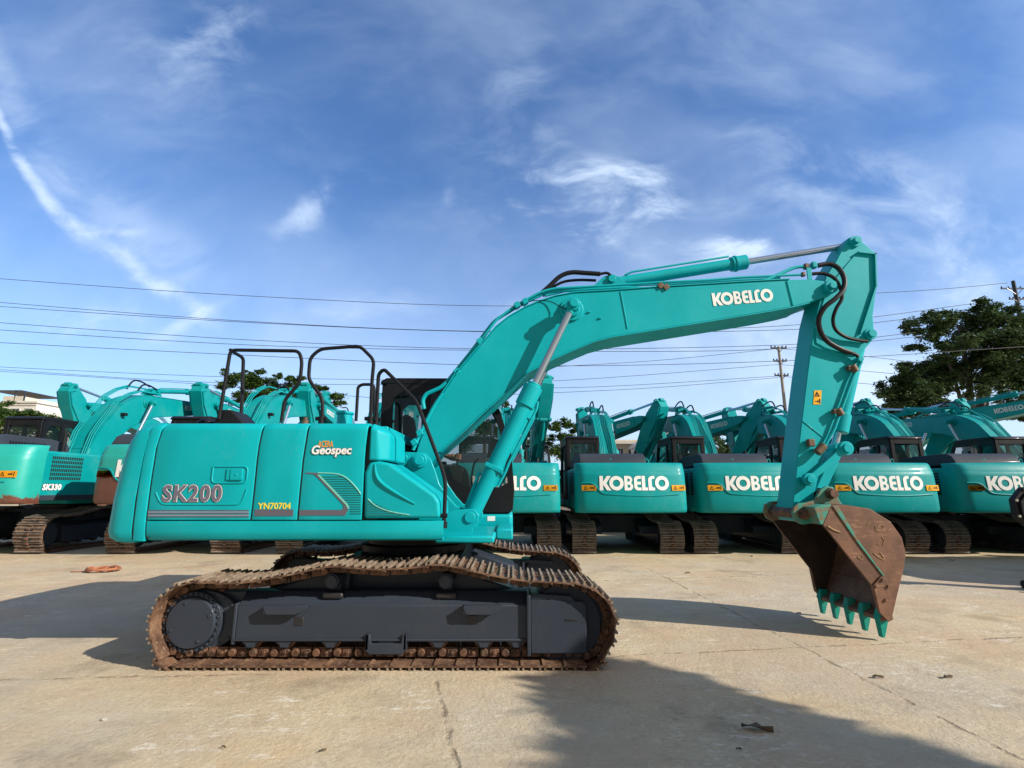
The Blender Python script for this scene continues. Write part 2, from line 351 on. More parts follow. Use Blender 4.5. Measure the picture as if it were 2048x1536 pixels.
# flat shapes with holes -> triangulated points (curve fill), as plain mesh data
def fill2d(splines, depth=.002, offset=0):
    cu = bpy.data.curves.new('tmp', 'CURVE'); cu.dimensions = '2D'; cu.fill_mode = 'BOTH'; cu.extrude = depth / 2; cu.offset = offset
    for pts in splines:
        sp = cu.splines.new('POLY'); sp.points.add(len(pts) - 1); sp.use_cyclic_u = True
        for q, p in zip(sp.points, pts): q.co = (p[0], p[1], 0, 1)
    return curve_data(cu)
def text2d(txt, size, depth=.002, offset=0, shear=0, spacing=1, align='LEFT'):
    cu = bpy.data.curves.new('tmp', 'FONT'); cu.body = txt; cu.size = size; cu.extrude = depth / 2; cu.offset = offset; cu.shear = shear
    cu.space_character = spacing; cu.align_x = align; cu.resolution_u = 3
    return curve_data(cu)
def curve_data(cu):
    o = bpy.data.objects.new('tmp', cu); C.objects.link(o)
    dg = bpy.context.evaluated_depsgraph_get(); me = bpy.data.meshes.new_from_object(o.evaluated_get(dg))
    d = ([v.co.copy() for v in me.vertices], [tuple(p.vertices) for p in me.polygons])
    bpy.data.objects.remove(o); bpy.data.curves.remove(cu) if cu.name in bpy.data.curves else None; bpy.data.meshes.remove(me)
    return d
def put(name, data, fn, mat, parent=None, label=None):
    vs, fs = data; me = bpy.data.meshes.new(name); me.from_pydata([fn(v) for v in vs], [], fs); me.materials.append(M[mat]); me.update()
    o = bpy.data.objects.new(name, me); C.objects.link(o); o.parent = parent
    if label: o['label'] = label
    return o
def merge(*ds):
    V, F = [], []
    for v, f in ds:
        n = len(V); V += v; F += [tuple(i + n for i in q) for q in f]
    return V, F
def arc(cx, cy, r, a0, a1, n): return [(cx + r * cos(radians(a0 + (a1 - a0) * i / n)), cy + r * sin(radians(a0 + (a1 - a0) * i / n))) for i in range(n + 1)]
def logo(h, depth=.002):           # heavy geometric capitals K O B E L C O, height h, starting at x=0
    g = []
    g.append([[(0, 0), (.24, 0), (.24, .40), (.50, 0), (.80, 0), (.46, .50), (.80, 1), (.52, 1), (.24, .60), (.24, 1), (0, 1)]])
    ring = lambda c: [arc(c, .5, .5, 0, 345, 23), arc(c, .5, .255, 0, 340, 17)]
    g.append(ring(1.17))
    g.append([[(1.72, 0)] + arc(2.05, .27, .27, -90, 55, 7) + arc(2.02, .74, .26, -45, 90, 7) + [(1.72, 1)],
              [(1.94, .18)] + arc(2.03, .29, .11, -90, 90, 4) + [(1.94, .40)], [(1.94, .60)] + arc(2.01, .71, .11, -90, 90, 4) + [(1.94, .82)]])
    g.append([[(2.90, 0), (2.90, .20), (2.68, .20), (2.62, .28), (2.62, .40), (2.88, .40), (2.88, .60), (2.62, .60), (2.62, .72), (2.68, .80), (2.90, .80), (2.90, 1)] + arc(2.66, .74, .26, 90, 180, 6) + arc(2.66, .26, .26, 180, 270, 6)])
    g.append([[(2.95, 0), (3.35, 0), (3.35, .20), (3.18, .20), (3.18, 1), (2.95, 1)]])
    g.append([[(3.41, 0), (3.86, 0), (3.86, .19), (3.72, .20), (3.65, .28), (3.65, .72), (3.70, .80), (3.86, .81), (3.86, 1), (3.68, 1)] + arc(3.67, .72, .26, 95, 180, 5) + [(3.41, .2)]])
    g.append(ring(4.39))
    d = merge(*[fill2d([[(x * h, y * h) for x, y in p] for p in q], depth) for q in g])
    return d                        # width 4.7 h

# ================================================================== the excavator
OX, OY = -1.18, 6.54                # where the main machine's slew centre stands
def L(u, v, y):
    p = W(u, v, y + OY); return (p.x - OX, p.z)
def LP(pts, y): return [L(a, b, y) for a, b in pts]
def L3(u, v, y): x, z = L(u, v, y); return Vector((x, y, z))
def catmull(pts, n=6, closed=True):
    out = []; m = len(pts)
    for i in range(m if closed else m - 1):
        p = [Vector(pts[(i + k) % m]) if closed else Vector(pts[max(0, min(m - 1, i + k))]) for k in (-1, 0, 1, 2)]
        for j in range(n):
            t_ = j / n
            out.append(.5 * ((2 * p[1]) + (p[2] - p[0]) * t_ + (2 * p[0] - 5 * p[1] + 4 * p[2] - p[3]) * t_ ** 2 + (3 * p[1] - p[0] - 3 * p[2] + p[3]) * t_ ** 3))
    if not closed: out.append(Vector(pts[-1]))
    return out
TRK = [(343, 1345), (500, 1345), (700, 1345), (900, 1345), (1100, 1345), (1180, 1344), (1212, 1322), (1232, 1285), (1238, 1245), (1230, 1213), (1208, 1185), (1165, 1163), (1100, 1157), (1043, 1153),
       (975, 1141), (916, 1127), (882, 1122), (809, 1129), (740, 1131), (690, 1127), (650, 1127), (572, 1143), (480, 1158), (394, 1158), (348, 1168), (312, 1200), (292, 1245), (300, 1302)]
def track_path():
    pts = [Vector((p[0], max(p[1], .0))) for p in LP(TRK, -1.495)]
    c = catmull(pts, 10)
    for p in c:
        p.y = max(p.y, 0)
        if p.y < .04: p.y = 0
    segs = [(c[i + 1 if i + 1 < len(c) else 0] - c[i]).length for i in range(len(c))]
    per = sum(segs); n = 49; out = []
    acc_, i = 0, 0
    for k in range(n):
        d = (k + .5) * per / n
        while acc_ + segs[i] < d: acc_ += segs[i]; i += 1
        a, b = c[i], c[(i + 1) % len(c)]; f_ = (d - acc_) / segs[i]; p = a.lerp(b, f_)
        out.append(p)
    res = []
    for k in range(n):
        tn = (out[(k + 1) % n] - out[k - 1]).normalized(); res.append((out[k], tn, Vector((tn.y, -tn.x))))
    return res, per / n
TP, PITCH = track_path()            # z here is the outer face of the shoe plates (grousers excluded)
GH = .028
def shoe(mb, i, yc=-1.195, w=.30, row=False):
    p, tn, nn = TP[i]
    p = p - nn * GH if p.y > .02 else Vector((p.x, p.y + GH))
    T = Vector((tn.x, 0, tn.y)); N = Vector((nn.x, 0, nn.y)); o = Vector((p.x, yc, p.y)); Y = Vector((0, 1, 0))
    h = PITCH * .49
    # plate with a lip that overlaps the next one
    mb.obox(o - N * .007, T * h, Y * w, N * .007)
    mb.obox(o - N * .014 - T * (h * .96), T * .014 + N * .004, Y * w, N * .009)
    for q in (-.86, -.08, .72):
        k0 = len(mb.bm.faces); mb.obox(o + N * (GH / 2) + T * h * q, T * .009, Y * (w - .004), N * (GH / 2))
        mb.bm.faces.ensure_lookup_table()
        for fi in range(k0, len(mb.bm.faces)): mb.bm.faces[fi].material_index = 1
    if row:
        for b in (-.05, .05):
            k0 = len(mb.bm.faces); mb.obox(o + N * (GH * .5) + T * h * .32 + Y * b, T * .022, Y * .03, N * GH * .3); mb.bm.faces.ensure_lookup_table()
            for fi in range(k0, len(mb.bm.faces)): mb.bm.faces[fi].material_index = 2
    if not row:
        for a in (-.045, .045):
            for b in (-.075, .075): mb.cyl(o + T * (a - .01) + Y * b, o + T * (a - .01) + Y * b + N * .014, .013, n=6)
def links(mb, yc=-1.195):
    for i, (p, tn, nn) in enumerate(TP):
        T = Vector((tn.x, 0, tn.y)); N = Vector((nn.x, 0, nn.y)); o = Vector((p.x, yc, p.y + (GH if p.y < .02 else 0)))
        o = o - N * (.03 + .045)
        for s_ in (-1, 1):
            mb.obox(o + Vector((0, s_ * .085, 0)), T * PITCH * .47, Vector((0, .018, 0)), N * .042)
            mb.obox(o + Vector((0, s_ * .108, 0)) + T * PITCH * .2 + N * .005, T * PITCH * .22, Vector((0, .012, 0)), N * .034)
            mb.cyl(o + Vector((0, s_ * .105, 0)) - T * PITCH * .25 - N * .004, o + Vector((0, s_ * .150, 0)) - T * PITCH * .25 - N * .004, .034, n=12)
            mb.cyl(o + Vector((0, s_ * .11, 0)) + T * PITCH * .22, o + Vector((0, s_ * .135, 0)) + T * PITCH * .22, .018, n=8)

def mirror_copy(o, root):
    c = o.copy(); c.location.y = -o.location.y; C.objects.link(c); c.parent = root; c.scale = (1, -1, 1)
    for ch in [x for x in bpy.data.objects if x.parent == o]:
        d = ch.copy(); C.objects.link(d); d.parent = c
    return c

SPR = L(388, 1243, -1.3); IDL = L(1128, 1244, -1.25)
def undercarriage(root, row):
    parts = []
    if row:
        m = MB()
        for i in range(len(TP)): shoe(m, i, row=True)
        parts.append(m.build('crawler_track', ['trackrow', 'grouserrow', 'ink'], root))
    else:
        m = MB(); links(m); tr = m.build('crawler_track', 'chain', root, bevel=.004, seg=1); parts.append(tr)
        for i in range(len(TP)):
            m = MB(); shoe(m, i); m.build('track_shoe', ['track', 'grouser'], tr)
    # side frame
    y0 = -1.36 if not row else -1.34
    m = MB()
    zt, zb = L(472, 1211, y0)[1], L(470, 1280, y0)[1]; x0, x1 = L(473, 1240, y0)[0], L(1060, 1240, y0)[0]
    ztt = zt + .10
    sec = [(y0, zb), (y0, zt), (y0 + .16, ztt), (-1.03, ztt), (-1.03, zb)]
    a = [m.v((x0, *s_)) for s_ in sec]; b = [m.v((x1, *s_)) for s_ in sec]
    m.f(a); m.f(b[::-1])
    for i in range(5): m.f([a[i], a[(i + 1) % 5], b[(i + 1) % 5], b[i]])
    m.box(x0 - .03, x1 - .02, y0 - .014, -1.0, zb - .012, zb + .012)
    m.box(x0 - .03, x0, y0 - .012, -1.0, zb - .04, zt + .02)
    # front yoke box around the idler
    ax, bx = L(1061, 1240, y0)[0], L(1172, 1240, y0)[0]
    fz0, fz1 = L(1100, 1306, y0)[1], L(1100, 1202, y0)[1]
    m.prism([(ax, fz0), (bx - .02, fz0), (bx, fz0 + .03), (bx, fz1 - .03), (bx - .04, fz1), (ax, fz1 + .02)], y0 - .025, y0 + .03)
    m.prism([(ax, fz1 + .02), (bx - .1, fz1 - .005), (bx - .14, fz1 + .05), (ax, fz1 + .07)], y0 - .02, -1.03)
    m.box(ax - .035, ax, y0 - .045, -1.0, fz0 - .02, fz1 + .06)
    # sprocket side housing bracket
    sx, sz = SPR
    m.prism([(sx + .02, sz - .27), (sx + .18, sz - .25), (x0, zb), (x0, ztt), (sx + .3, ztt), (sx + .12, sz + .27), (sx - .05, sz + .27)], -1.22, -1.06)
    fr = m.build('track_frame', 'char', root, bevel=.008); parts.append(fr)
    if not row:
        for (u0, u1) in ((534, 620), (928, 1006)):          # step loops on the frame
            m = MB(); xa, zz = L(u0, 1220, y0); xb, _ = L(u1, 1220, y0)
            m.prism([(xa, zz + .03), (xa + .03, zz - .025), (xb - .11, zz - .025), (xb - .04, zz + .0), (xb, zz + .03), (xb, zz + .055), (xa, zz + .055)], y0 - .085, y0 - .075)
            m.box(xa, xa + .02, y0 - .08, y0 + .01, zz - .02, zz + .052); m.box(xb - .05, xb - .03, y0 - .08, y0 + .01, zz + .01, zz + .052)
            m.box(xa, xb, y0 - .083, y0 - .02, zz + .043, zz + .053)
            m.build('step', 'char', fr, bevel=.004)
        for (u, v, w_, h_) in ((597, 1243, .045, .085), (945, 1240, .05, .085)):   # oval lightening holes, 2 mm proud dark liners
            m = MB(); xa, zz = L(u, v, y0); m.box(xa - w_, xa + w_, y0 - .003, y0 + .01, zz - h_ / 2, zz + h_ / 2); m.build('frame_slot', 'ink', fr, bevel=.012)
        m = MB(); xa, zz = L(1142, 1240, y0 - .025); m.box(xa - .06, xa + .06, y0 - .029, y0 - .01, zz - .008, zz + .008); m.build('frame_slot', 'ink', fr, bevel=.003)
        for u in (668, 893):
            m = MB(); xa, zz = L(u, 1193, y0 + .1); m.box(xa - .10, xa + .10, y0 + .04, y0 + .12, zt + .045, ztt + .006); m.build('frame_slot', 'ink', fr, bevel=.02)
    # sprocket
    m = MB(); n = 21
    ring = []
    for i in range(n * 4):
        r = .352 if i % 4 in (0, 1) else .305
        a_ = 2 * pi * i / (n * 4); ring.append((sx + r * cos(a_), sz + r * sin(a_)))
    m.prism(ring, -1.23, -1.16)
    spk = m.build('sprocket', 'chain', root, bevel=.004, seg=1); parts.append(spk)
    m = MB(); m.cyl((sx, -1.33, sz), (sx, -1.10, sz), .27, .30, n=40)
    m.cyl((sx, -1.365, sz), (sx, -1.33, sz), .222, .236, n=48)
    if not row:
        for i in range(30):
            a_ = 2 * pi * i / 30; c_ = Vector((sx + .252 * cos(a_), -1.335, sz + .252 * sin(a_))); m.cyl(c_, c_ - Vector((0, .018, 0)), .013, n=6)
        for a_ in (20, 110, 200, 300):
            c_ = Vector((sx + .185 * cos(radians(a_)), -1.364, sz + .185 * sin(radians(a_)))); m.cyl(c_, c_ - Vector((0, .008, 0)), .017, n=12)
    m.build('hub_cover', 'char', spk, bevel=.004)
    if not row:
        m = MB(); m.prism([(sx + .085 + (.345 if cos(2 * pi * i / 40) > 0 else .30) * cos(2 * pi * i / 40), sz + (.275 - .03 * cos(2 * pi * i / 40)) * sin(2 * pi * i / 40)) for i in range(40)], -1.285, -1.20)
        for i in range(-4, 5):
            a_ = i * .33; c_ = Vector((sx + .085 + .315 * cos(a_), -1.283, sz + .235 * sin(a_))); m.cyl(c_, c_ - Vector((0, .014, 0)), .014, n=6)
        m.build('drive_casting', 'char', spk, bevel=.02)
    ix, iz = IDL
    m = MB(); m.cyl((ix, -1.30, iz), (ix, -1.09, iz), .345, n=48); m.cyl((ix, -1.27, iz), (ix, -1.12, iz), .375, n=48)
    m.cyl((ix, -1.35, iz), (ix, -1.04, iz), .09, n=20)
    parts.append(m.build('idler', 'char', root, bevel=.008))
    for u in (505, 572, 663, 775, 877, 967, 1033):
        xa = L(u, 1290, -1.3)[0]; zz = .235
        m = MB(); m.cyl((xa, -1.30, zz), (xa, -1.09, zz), .085, n=20); m.cyl((xa, -1.31, zz), (xa, -1.27, zz), .102, n=20)
        r_ = m.build('track_roller', 'chain', root, bevel=.006); parts.append(r_)
        m = MB(); m.prism([(xa - .08, zz + .0), (xa + .08, zz + .0), (xa + .075, zz - .045), (xa + .05, zz - .05), (xa + .035, zz - .085), (xa - .035, zz - .085), (xa - .05, zz - .05), (xa - .075, zz - .045)], -1.362, -1.30); m.build('roller_cap', 'char', r_, bevel=.012)
    xa = L(772, 1300, -1.37)[0]
    m = MB(); m.prism([(xa - .19, .28), (xa - .15, .28), (xa - .14, .2), (xa + .14, .2), (xa + .15, .28), (xa + .19, .28), (xa + .19, .14), (xa + .15, .105), (xa - .15, .105), (xa - .19, .14)], -1.39, -1.36)
    m.box(xa - .19, xa - .16, -1.39, -1.28, .14, .28); m.box(xa + .16, xa + .19, -1.39, -1.28, .14, .28)
    parts.append(m.build('track_guide', 'char', root, bevel=.006))
    for u in (667, 893):
        xa, zz = L(u, 1160, -1.25); zz = min(zz, .80)
        m = MB(); m.cyl((xa, -1.31, zz), (xa, -1.08, zz), .07, n=24); m.cyl((xa, -1.33, zz), (xa, -1.30, zz), .055, n=20); m.box(xa - .05, xa + .05, -1.16, -1.06, ztt, zz)
        parts.append(m.build('carrier_roller', 'char', root, bevel=.006))
    for o in parts:
        if row: o.location.y = .10
        mirror_copy(o, root)
    # centre frame: X legs and slew ring
    m = MB()
    m.prism([(-.75, .42), (.75, .42), (.62, .88), (-.62, .88)], -.95, .95)
    for sx_ in (-1, 1):
        for sy in (-1, 1):
            m.prism([(sx_ * .45, .45), (sx_ * 1.25, .42), (sx_ * 1.2, .62), (sx_ * .45, .86)], sy * .5, sy * 1.08)
    m.build('centre_frame', 'char', root, bevel=.015)
    m = MB(); m.cyl((0, 0, .88), (0, 0, .97), .62, n=48); m.cyl((0, 0, .97), (0, 0, 1.06), .56, n=48)
    m.build('slew_ring', 'black', root, bevel=.01)

# ---- upper works
def interp(tab, z):
    tab = sorted(tab)
    if z <= tab[0][0]: return tab[0][1]
    for (a, b), (c, d) in zip(tab, tab[1:]):
        if z <= c: return b + (d - b) * (z - a) / (c - a)
    return tab[-1][1]
YS = -1.35
def seamtab(pts): return [(L(u, v, YS)[1], L(u, v, YS)[0]) for u, v in pts]
SEAM = [seamtab(x) for x in (
    [(306, 845), (291, 880), (276, 960), (265, 1040), (262, 1083)],
    [(331, 845), (315, 880), (302, 960), (292, 1039), (290, 1083)],
    [(528, 845), (516, 900), (506, 1000), (501, 1040)],
    [(618, 845), (606, 920), (598, 1000), (595, 1040)],
    [(738, 847), (731, 900), (726, 1000), (724, 1040)])]
ZT, ZB = L(500, 845, YS)[1], L(500, 1040, YS)[1]
ZBOT = L(500, 1083, YS)[1]
def top_profile(z0, z1, r=.085, inner=-1.05, side=-1):
    y = YS if side < 0 else -YS
    s_ = 1 if side < 0 else -1
    out = [(y, z0 + (z1 - r - z0) * i / 6) for i in range(7)]
    for i in range(1, 7):
        a_ = pi / 2 * i / 6; out.append((y + s_ * (r - r * cos(a_)), z1 - r + r * sin(a_)))
    out.append((s_ * inner * 1.0 if side < 0 else -inner * 1.0, z1)); return out
def panel(root, name, sl, sr, z0, z1, mat, prof=None, nx=4, gap=.009, parent=None):
    m = MB(); prof = prof or top_profile(z0, z1)
    rows = []
    for y, z in prof:
        a, b = interp(sl, z) + gap * (1.5 if name == 'rear_pillar' else 1), interp(sr, z) - gap
        rows.append([(a + (b - a) * i / nx, y, z) for i in range(nx + 1)])
    m.grid(rows)
    return m.build(name, mat, parent or root, bevel=.006, solid=.03)

def cw_plan(sx, sy, x_front, n=14, rear=-2.95, crn=-2.84, R=.22, half=1.35):
    # half outline from near front to rear centre, mirrored
    pts = [(x_front, -half)]
    cx, cy = crn + R, -half + R
    for i in range(7):
        a_ = -pi / 2 - (pi / 2 - .12) * i / 6; pts.append((cx + R * cos(a_), cy + R * sin(a_)))
    y1 = pts[-1][1]; x1 = pts[-1][0]
    for i in range(1, 9):
        f_ = i / 8; y = y1 * (1 - f_); pts.append((rear + (x1 - rear) * (y / y1) ** 2, y))
    return pts + [(x, -y) for x, y in pts[-2::-1]]
def counterweight(root, row):
    m = MB()
    if not row:
        prof = [(ZBOT - .02, .16), (ZBOT - .012, .08), (ZBOT + .03, .02), (ZBOT + .09, 0), (1.5, .012), (1.9, .06), (2.08, .11), (2.18, .165), (2.24, .24), (2.262, .34)]
        plan = cw_plan(1, 1, -2.2)
    else:
        prof = [(1.03, .10), (1.06, .03), (1.12, 0), (1.42, 0), (1.9, .03), (2.0, .045), (2.012, .058), (2.03, .06), (2.17, .13), (2.21, .17), (2.225, .24)]
        plan = cw_plan(1, 1, -2.3, rear=-2.93, crn=-2.82, R=.28)
    rows = []
    for z, ins in prof:
        r_ = []
        for (x, y) in plan:
            fx = (-x - 1.9) / 1.0; fx = max(0, min(1, fx)); s_ = max(0, min(1, (abs(y) - .9) / .45))
            iny = ins * (.12 if row else .10) if (row or z < 2.1) else 0
            if not row: iny = max(0, min(.09, ins - .15)) * .9 if z > 2.1 else (ins * .5 if z < 1.2 else 0)
            if not row and (x, y) in (plan[0], plan[-1]): x = interp(SEAM[0], z) - .012
            r_.append((x + ins * fx, y - math.copysign(iny, y) * (1 if abs(y) > 1.0 else abs(y)), z))
        rows.append(r_)
    V = [[m.v(p) for p in r_] for r_ in rows]
    for a, b in zip(V, V[1:]):
        for i in range(len(a) - 1): m.f([a[i], a[i + 1], b[i + 1], b[i]])
    m.f(V[-1]); m.f(V[0][::-1])
    xs = [r_[0] for r_ in V] ; ys = [r_[-1] for r_ in V]
    for i in range(len(V) - 1): m.f([xs[i], xs[i + 1], ys[i + 1], ys[i]])
    cw = m.build('counterweight', 'tealrow' if row else 'teal', root, bevel=.0, smooth=40)
    if row:
        def rx(y, z):
            ins = interp(prof, z); a = -2.93 + .11 * (y / 1.15) ** 2; return a + ins
        lg = logo(.34)
        put('brand_lettering', lg, lambda v: (rx((v.x - .80) * -1, 1.56 + v.y) - .006 - v.z, -(v.x - .80), 1.56 + v.y), 'white', cw)
        m = MB(); pts = []
        for i in range(25):
            y = 1.22 - 2.3 * i / 24
            zz = 1.74 if y > 1.0 else (1.74 - .26 * (1 - cos(pi * min(1, (1.0 - y) / .30))) / 2)
            if y < .7: zz = 1.48 - .045 * sin(pi * (.7 - y) / 1.9) 
            pts.append((rx(y, zz) + .004, y, zz))
        m.tube(pts, .020, n=8, smooth=1); m.build('crease', 'tealrow', cw)
        for yc in (1.05, -1.10):
            zc = 1.62
            f_ = lambda a, b, c_: (rx(a, zc + b) - .012 - c_, a, zc + b)
            put('warning_label', fill2d([[(-.17, -.065), (.17, -.065), (.17, .065), (-.17, .065)]], .004), lambda v: f_(yc - v.x, v.y, 0), 'yellow', cw)
            put('warning_symbol', merge(fill2d([[(-.13, -.04), (-.03, -.04), (-.08, .045)], [(-.115, -.032), (-.045, -.032), (-.08, .028)]], .002), fill2d([[(-.084, -.02), (-.076, -.02), (-.076, .012), (-.084, .012)]], .002),
                fill2d([[(.02, -.012), (.08, -.012), (.08, -.03), (.1, 0), (.08, .03), (.08, .012), (.02, .012)]], .002), fill2d([[(.115, -.04), (.13, -.04), (.13, .04), (.115, .04)]], .002)), lambda v: f_(yc - v.x, v.y, .005), 'ink', cw)
        for yc in (.45, -.45):
            m = MB(); m.tube([(-2.5, yc - .04, 2.2), (-2.5, yc - .035, 2.30), (-2.5, yc, 2.33), (-2.5, yc + .035, 2.30), (-2.5, yc + .04, 2.2)], .013, smooth=1); m.build('lifting_eye', 'tealrow', cw)
    return cw

def vents(m, x0, x1, z0, z1, y, rows, cols):
    for r in range(rows):
        for c_ in range(cols):
            a = x0 + (x1 - x0) * c_ / cols; b = z0 + (z1 - z0) * r / rows
            m.box(a, a + (x1 - x0) / cols * .6, y - .004, y + .004, b, b + (z1 - z0) / rows * .72)

def cab(root, row):
    y0, y1 = .42, 1.33
    O = [(-.58, 1.30), (1.17, 1.30), (1.21, 1.62), (1.16, 2.15), (1.02, 2.62), (.86, 2.92), (.74, 3.02), (-.48, 3.04), (-.58, 2.95)]
    w1 = [(-.44, 2.1), (-.40, 2.02), (-.1, 1.92), (-.04, 1.98), (-.04, 2.86), (-.34, 2.88), (-.44, 2.80)]
    w2 = [(.06, 1.98), (.12, 1.9), (.60, 1.62), (1.02, 1.62), (1.12, 1.68), (1.09, 2.1), (.96, 2.55), (.80, 2.86), (.72, 2.9), (.06, 2.88)]
    cb = put('cab', fill2d([O, w1, w2], .05), lambda v: (v.x, y0 + v.z, v.y), 'black', root)
    md = cb.modifiers.new('bevel', 'BEVEL'); md.width = .006; md.limit_method = 'ANGLE'; md.angle_limit = radians(40)
    d1 = [(-.5, 2.0), (-.40, 1.9), (-.1, 1.9), (-.1, 2.86), (-.42, 2.86), (-.5, 2.78)]; d2 = [(0, 1.45), (1.06, 1.45), (1.12, 1.68), (1.09, 2.1), (.96, 2.55), (.80, 2.86), (0, 2.86)]
    put('cab_door', fill2d([O, d1, d2], .05), lambda v: (v.x, y1 + v.z, v.y), 'black', cb)
    m = MB(); m.prism([(-.62, 3.0), (-.62, 3.045), (-.54, 3.09), (.66, 3.085), (.84, 3.02), (.80, 2.97)], y0 - .03, y1 + .03); m.build('roof', 'black', cb, bevel=.02)
    m = MB()
    m.box(-.60, -.54, y0, y1, 1.30, 2.0); m.box(-.60, -.54, y0, y0 + .10, 2.0, 3.0); m.box(-.60, -.54, y1 - .1, y1, 2.0, 3.0); m.box(-.60, -.54, y0 + .10, y1 - .10, 2.86, 3.0)
    m.box(-.55, 1.15, y0, y1, 1.28, 1.34)
    m.prism([(1.12, 1.32), (1.19, 1.32), (1.215, 1.60), (1.15, 1.60)], y0, y1)
    for (a, b) in ((y0 - .01, y0 + .06), (y1 - .06, y1 + .01)):
        pts = [(1.20, 1.6), (1.155, 2.15), (1.015, 2.62), (.85, 2.94)]
        m.prism([(x - .07, z) for x, z in pts] + [(x + .01, z) for x, z in pts[::-1]], a, b)
    m.build('cab_frame', 'black', cb, bevel=.01)
    m = MB()
    g = lambda poly, y: m.f([m.v((x, y, z)) for x, z in poly])
    g(w1, y0 + .01); g(w2, y0 + .01); g(d1, y1 - .01); g(d2, y1 - .01)
    m.f([m.v(p) for p in ((-.57, y0 + .1, 2.0), (-.57, y1 - .1, 2.0), (-.57, y1 - .1, 2.86), (-.57, y0 + .1, 2.86))])
    pts = [(1.20, 1.6), (1.155, 2.15), (1.015, 2.62), (.85, 2.94)]
    for (a, b), (c_, d) in zip(pts, pts[1:]): m.f([m.v(p) for p in ((a - .02, y0 + .05, b), (a - .02, y1 - .05, b), (c_ - .02, y1 - .05, d), (c_ - .02, y0 + .05, d))])
    m.build('window_glass', 'glass', cb, smooth=0)
    m = MB(); m.prism([(-.22, 1.62), (.32, 1.64), (.34, 1.76), (-.12, 1.78), (-.26, 2.62), (-.36, 2.62), (-.34, 1.9)], .66, 1.10); m.build('seat', 'cloth', cb, bevel=.03)
    m = MB(); m.prism([(-.2, 1.34), (.42, 1.34), (.52, 1.86), (.40, 1.9), (-.2, 1.84)], .47, .62); m.prism([(-.2, 1.34), (.42, 1.34), (.52, 1.86), (.40, 1.9), (-.2, 1.84)], 1.13, 1.27)
    m.cyl((.44, .545, 1.86), (.44, .545, 2.0), .014, n=8); m.cyl((.44, .545, 1.98), (.45, .545, 2.07), .024, .03, n=10)
    m.build('console', 'black', cb, bevel=.02)
    if not row:
        m = MB(); m.tube([(.96, .50, 1.36), (.92, .52, 1.75), (.98, .52, 2.02)], .018, smooth=1); m.tube([(.70, .62, 1.36), (.62, .6, 1.7), (.66, .6, 1.95), (.72, .6, 2.0)], .014, smooth=1); m.build('travel_lever', 'black', cb)
        m = MB(); m.prism([(.84, 2.02), (.97, 1.98), (1.03, 2.24), (.90, 2.28)], .47, .53); m.build('monitor', 'black', cb, bevel=.01)
        m = MB(); m.box(.15, .25, .8, .9, 3.08, 3.12); m.box(-.5, -.42, .6, .7, 3.08, 3.11); m.build('roof_fitting', 'black', cb, bevel=.01)
    return cb

def rail(root, pts, r=.019, sm=0):
    m = MB(); m.tube(pts, r, n=10, smooth=sm); return m.build('handrail', 'black', root)

def rounded(pts, rad=.06, n=4):      # polyline with rounded corners
    pts = [Vector(p) for p in pts]; out = [pts[0]]
    for a, b, c_ in zip(pts, pts[1:], pts[2:]):
        u = (a - b); w = (c_ - b); k = min(rad, u.length * .45, w.length * .45); p = b + u.normalized() * k; q = b + w.normalized() * k
        for i in range(n + 1):
            s_ = i / n; out.append(p * (1 - s_) ** 2 + b * 2 * s_ * (1 - s_) + q * s_ ** 2)
    return out + [pts[-1]]

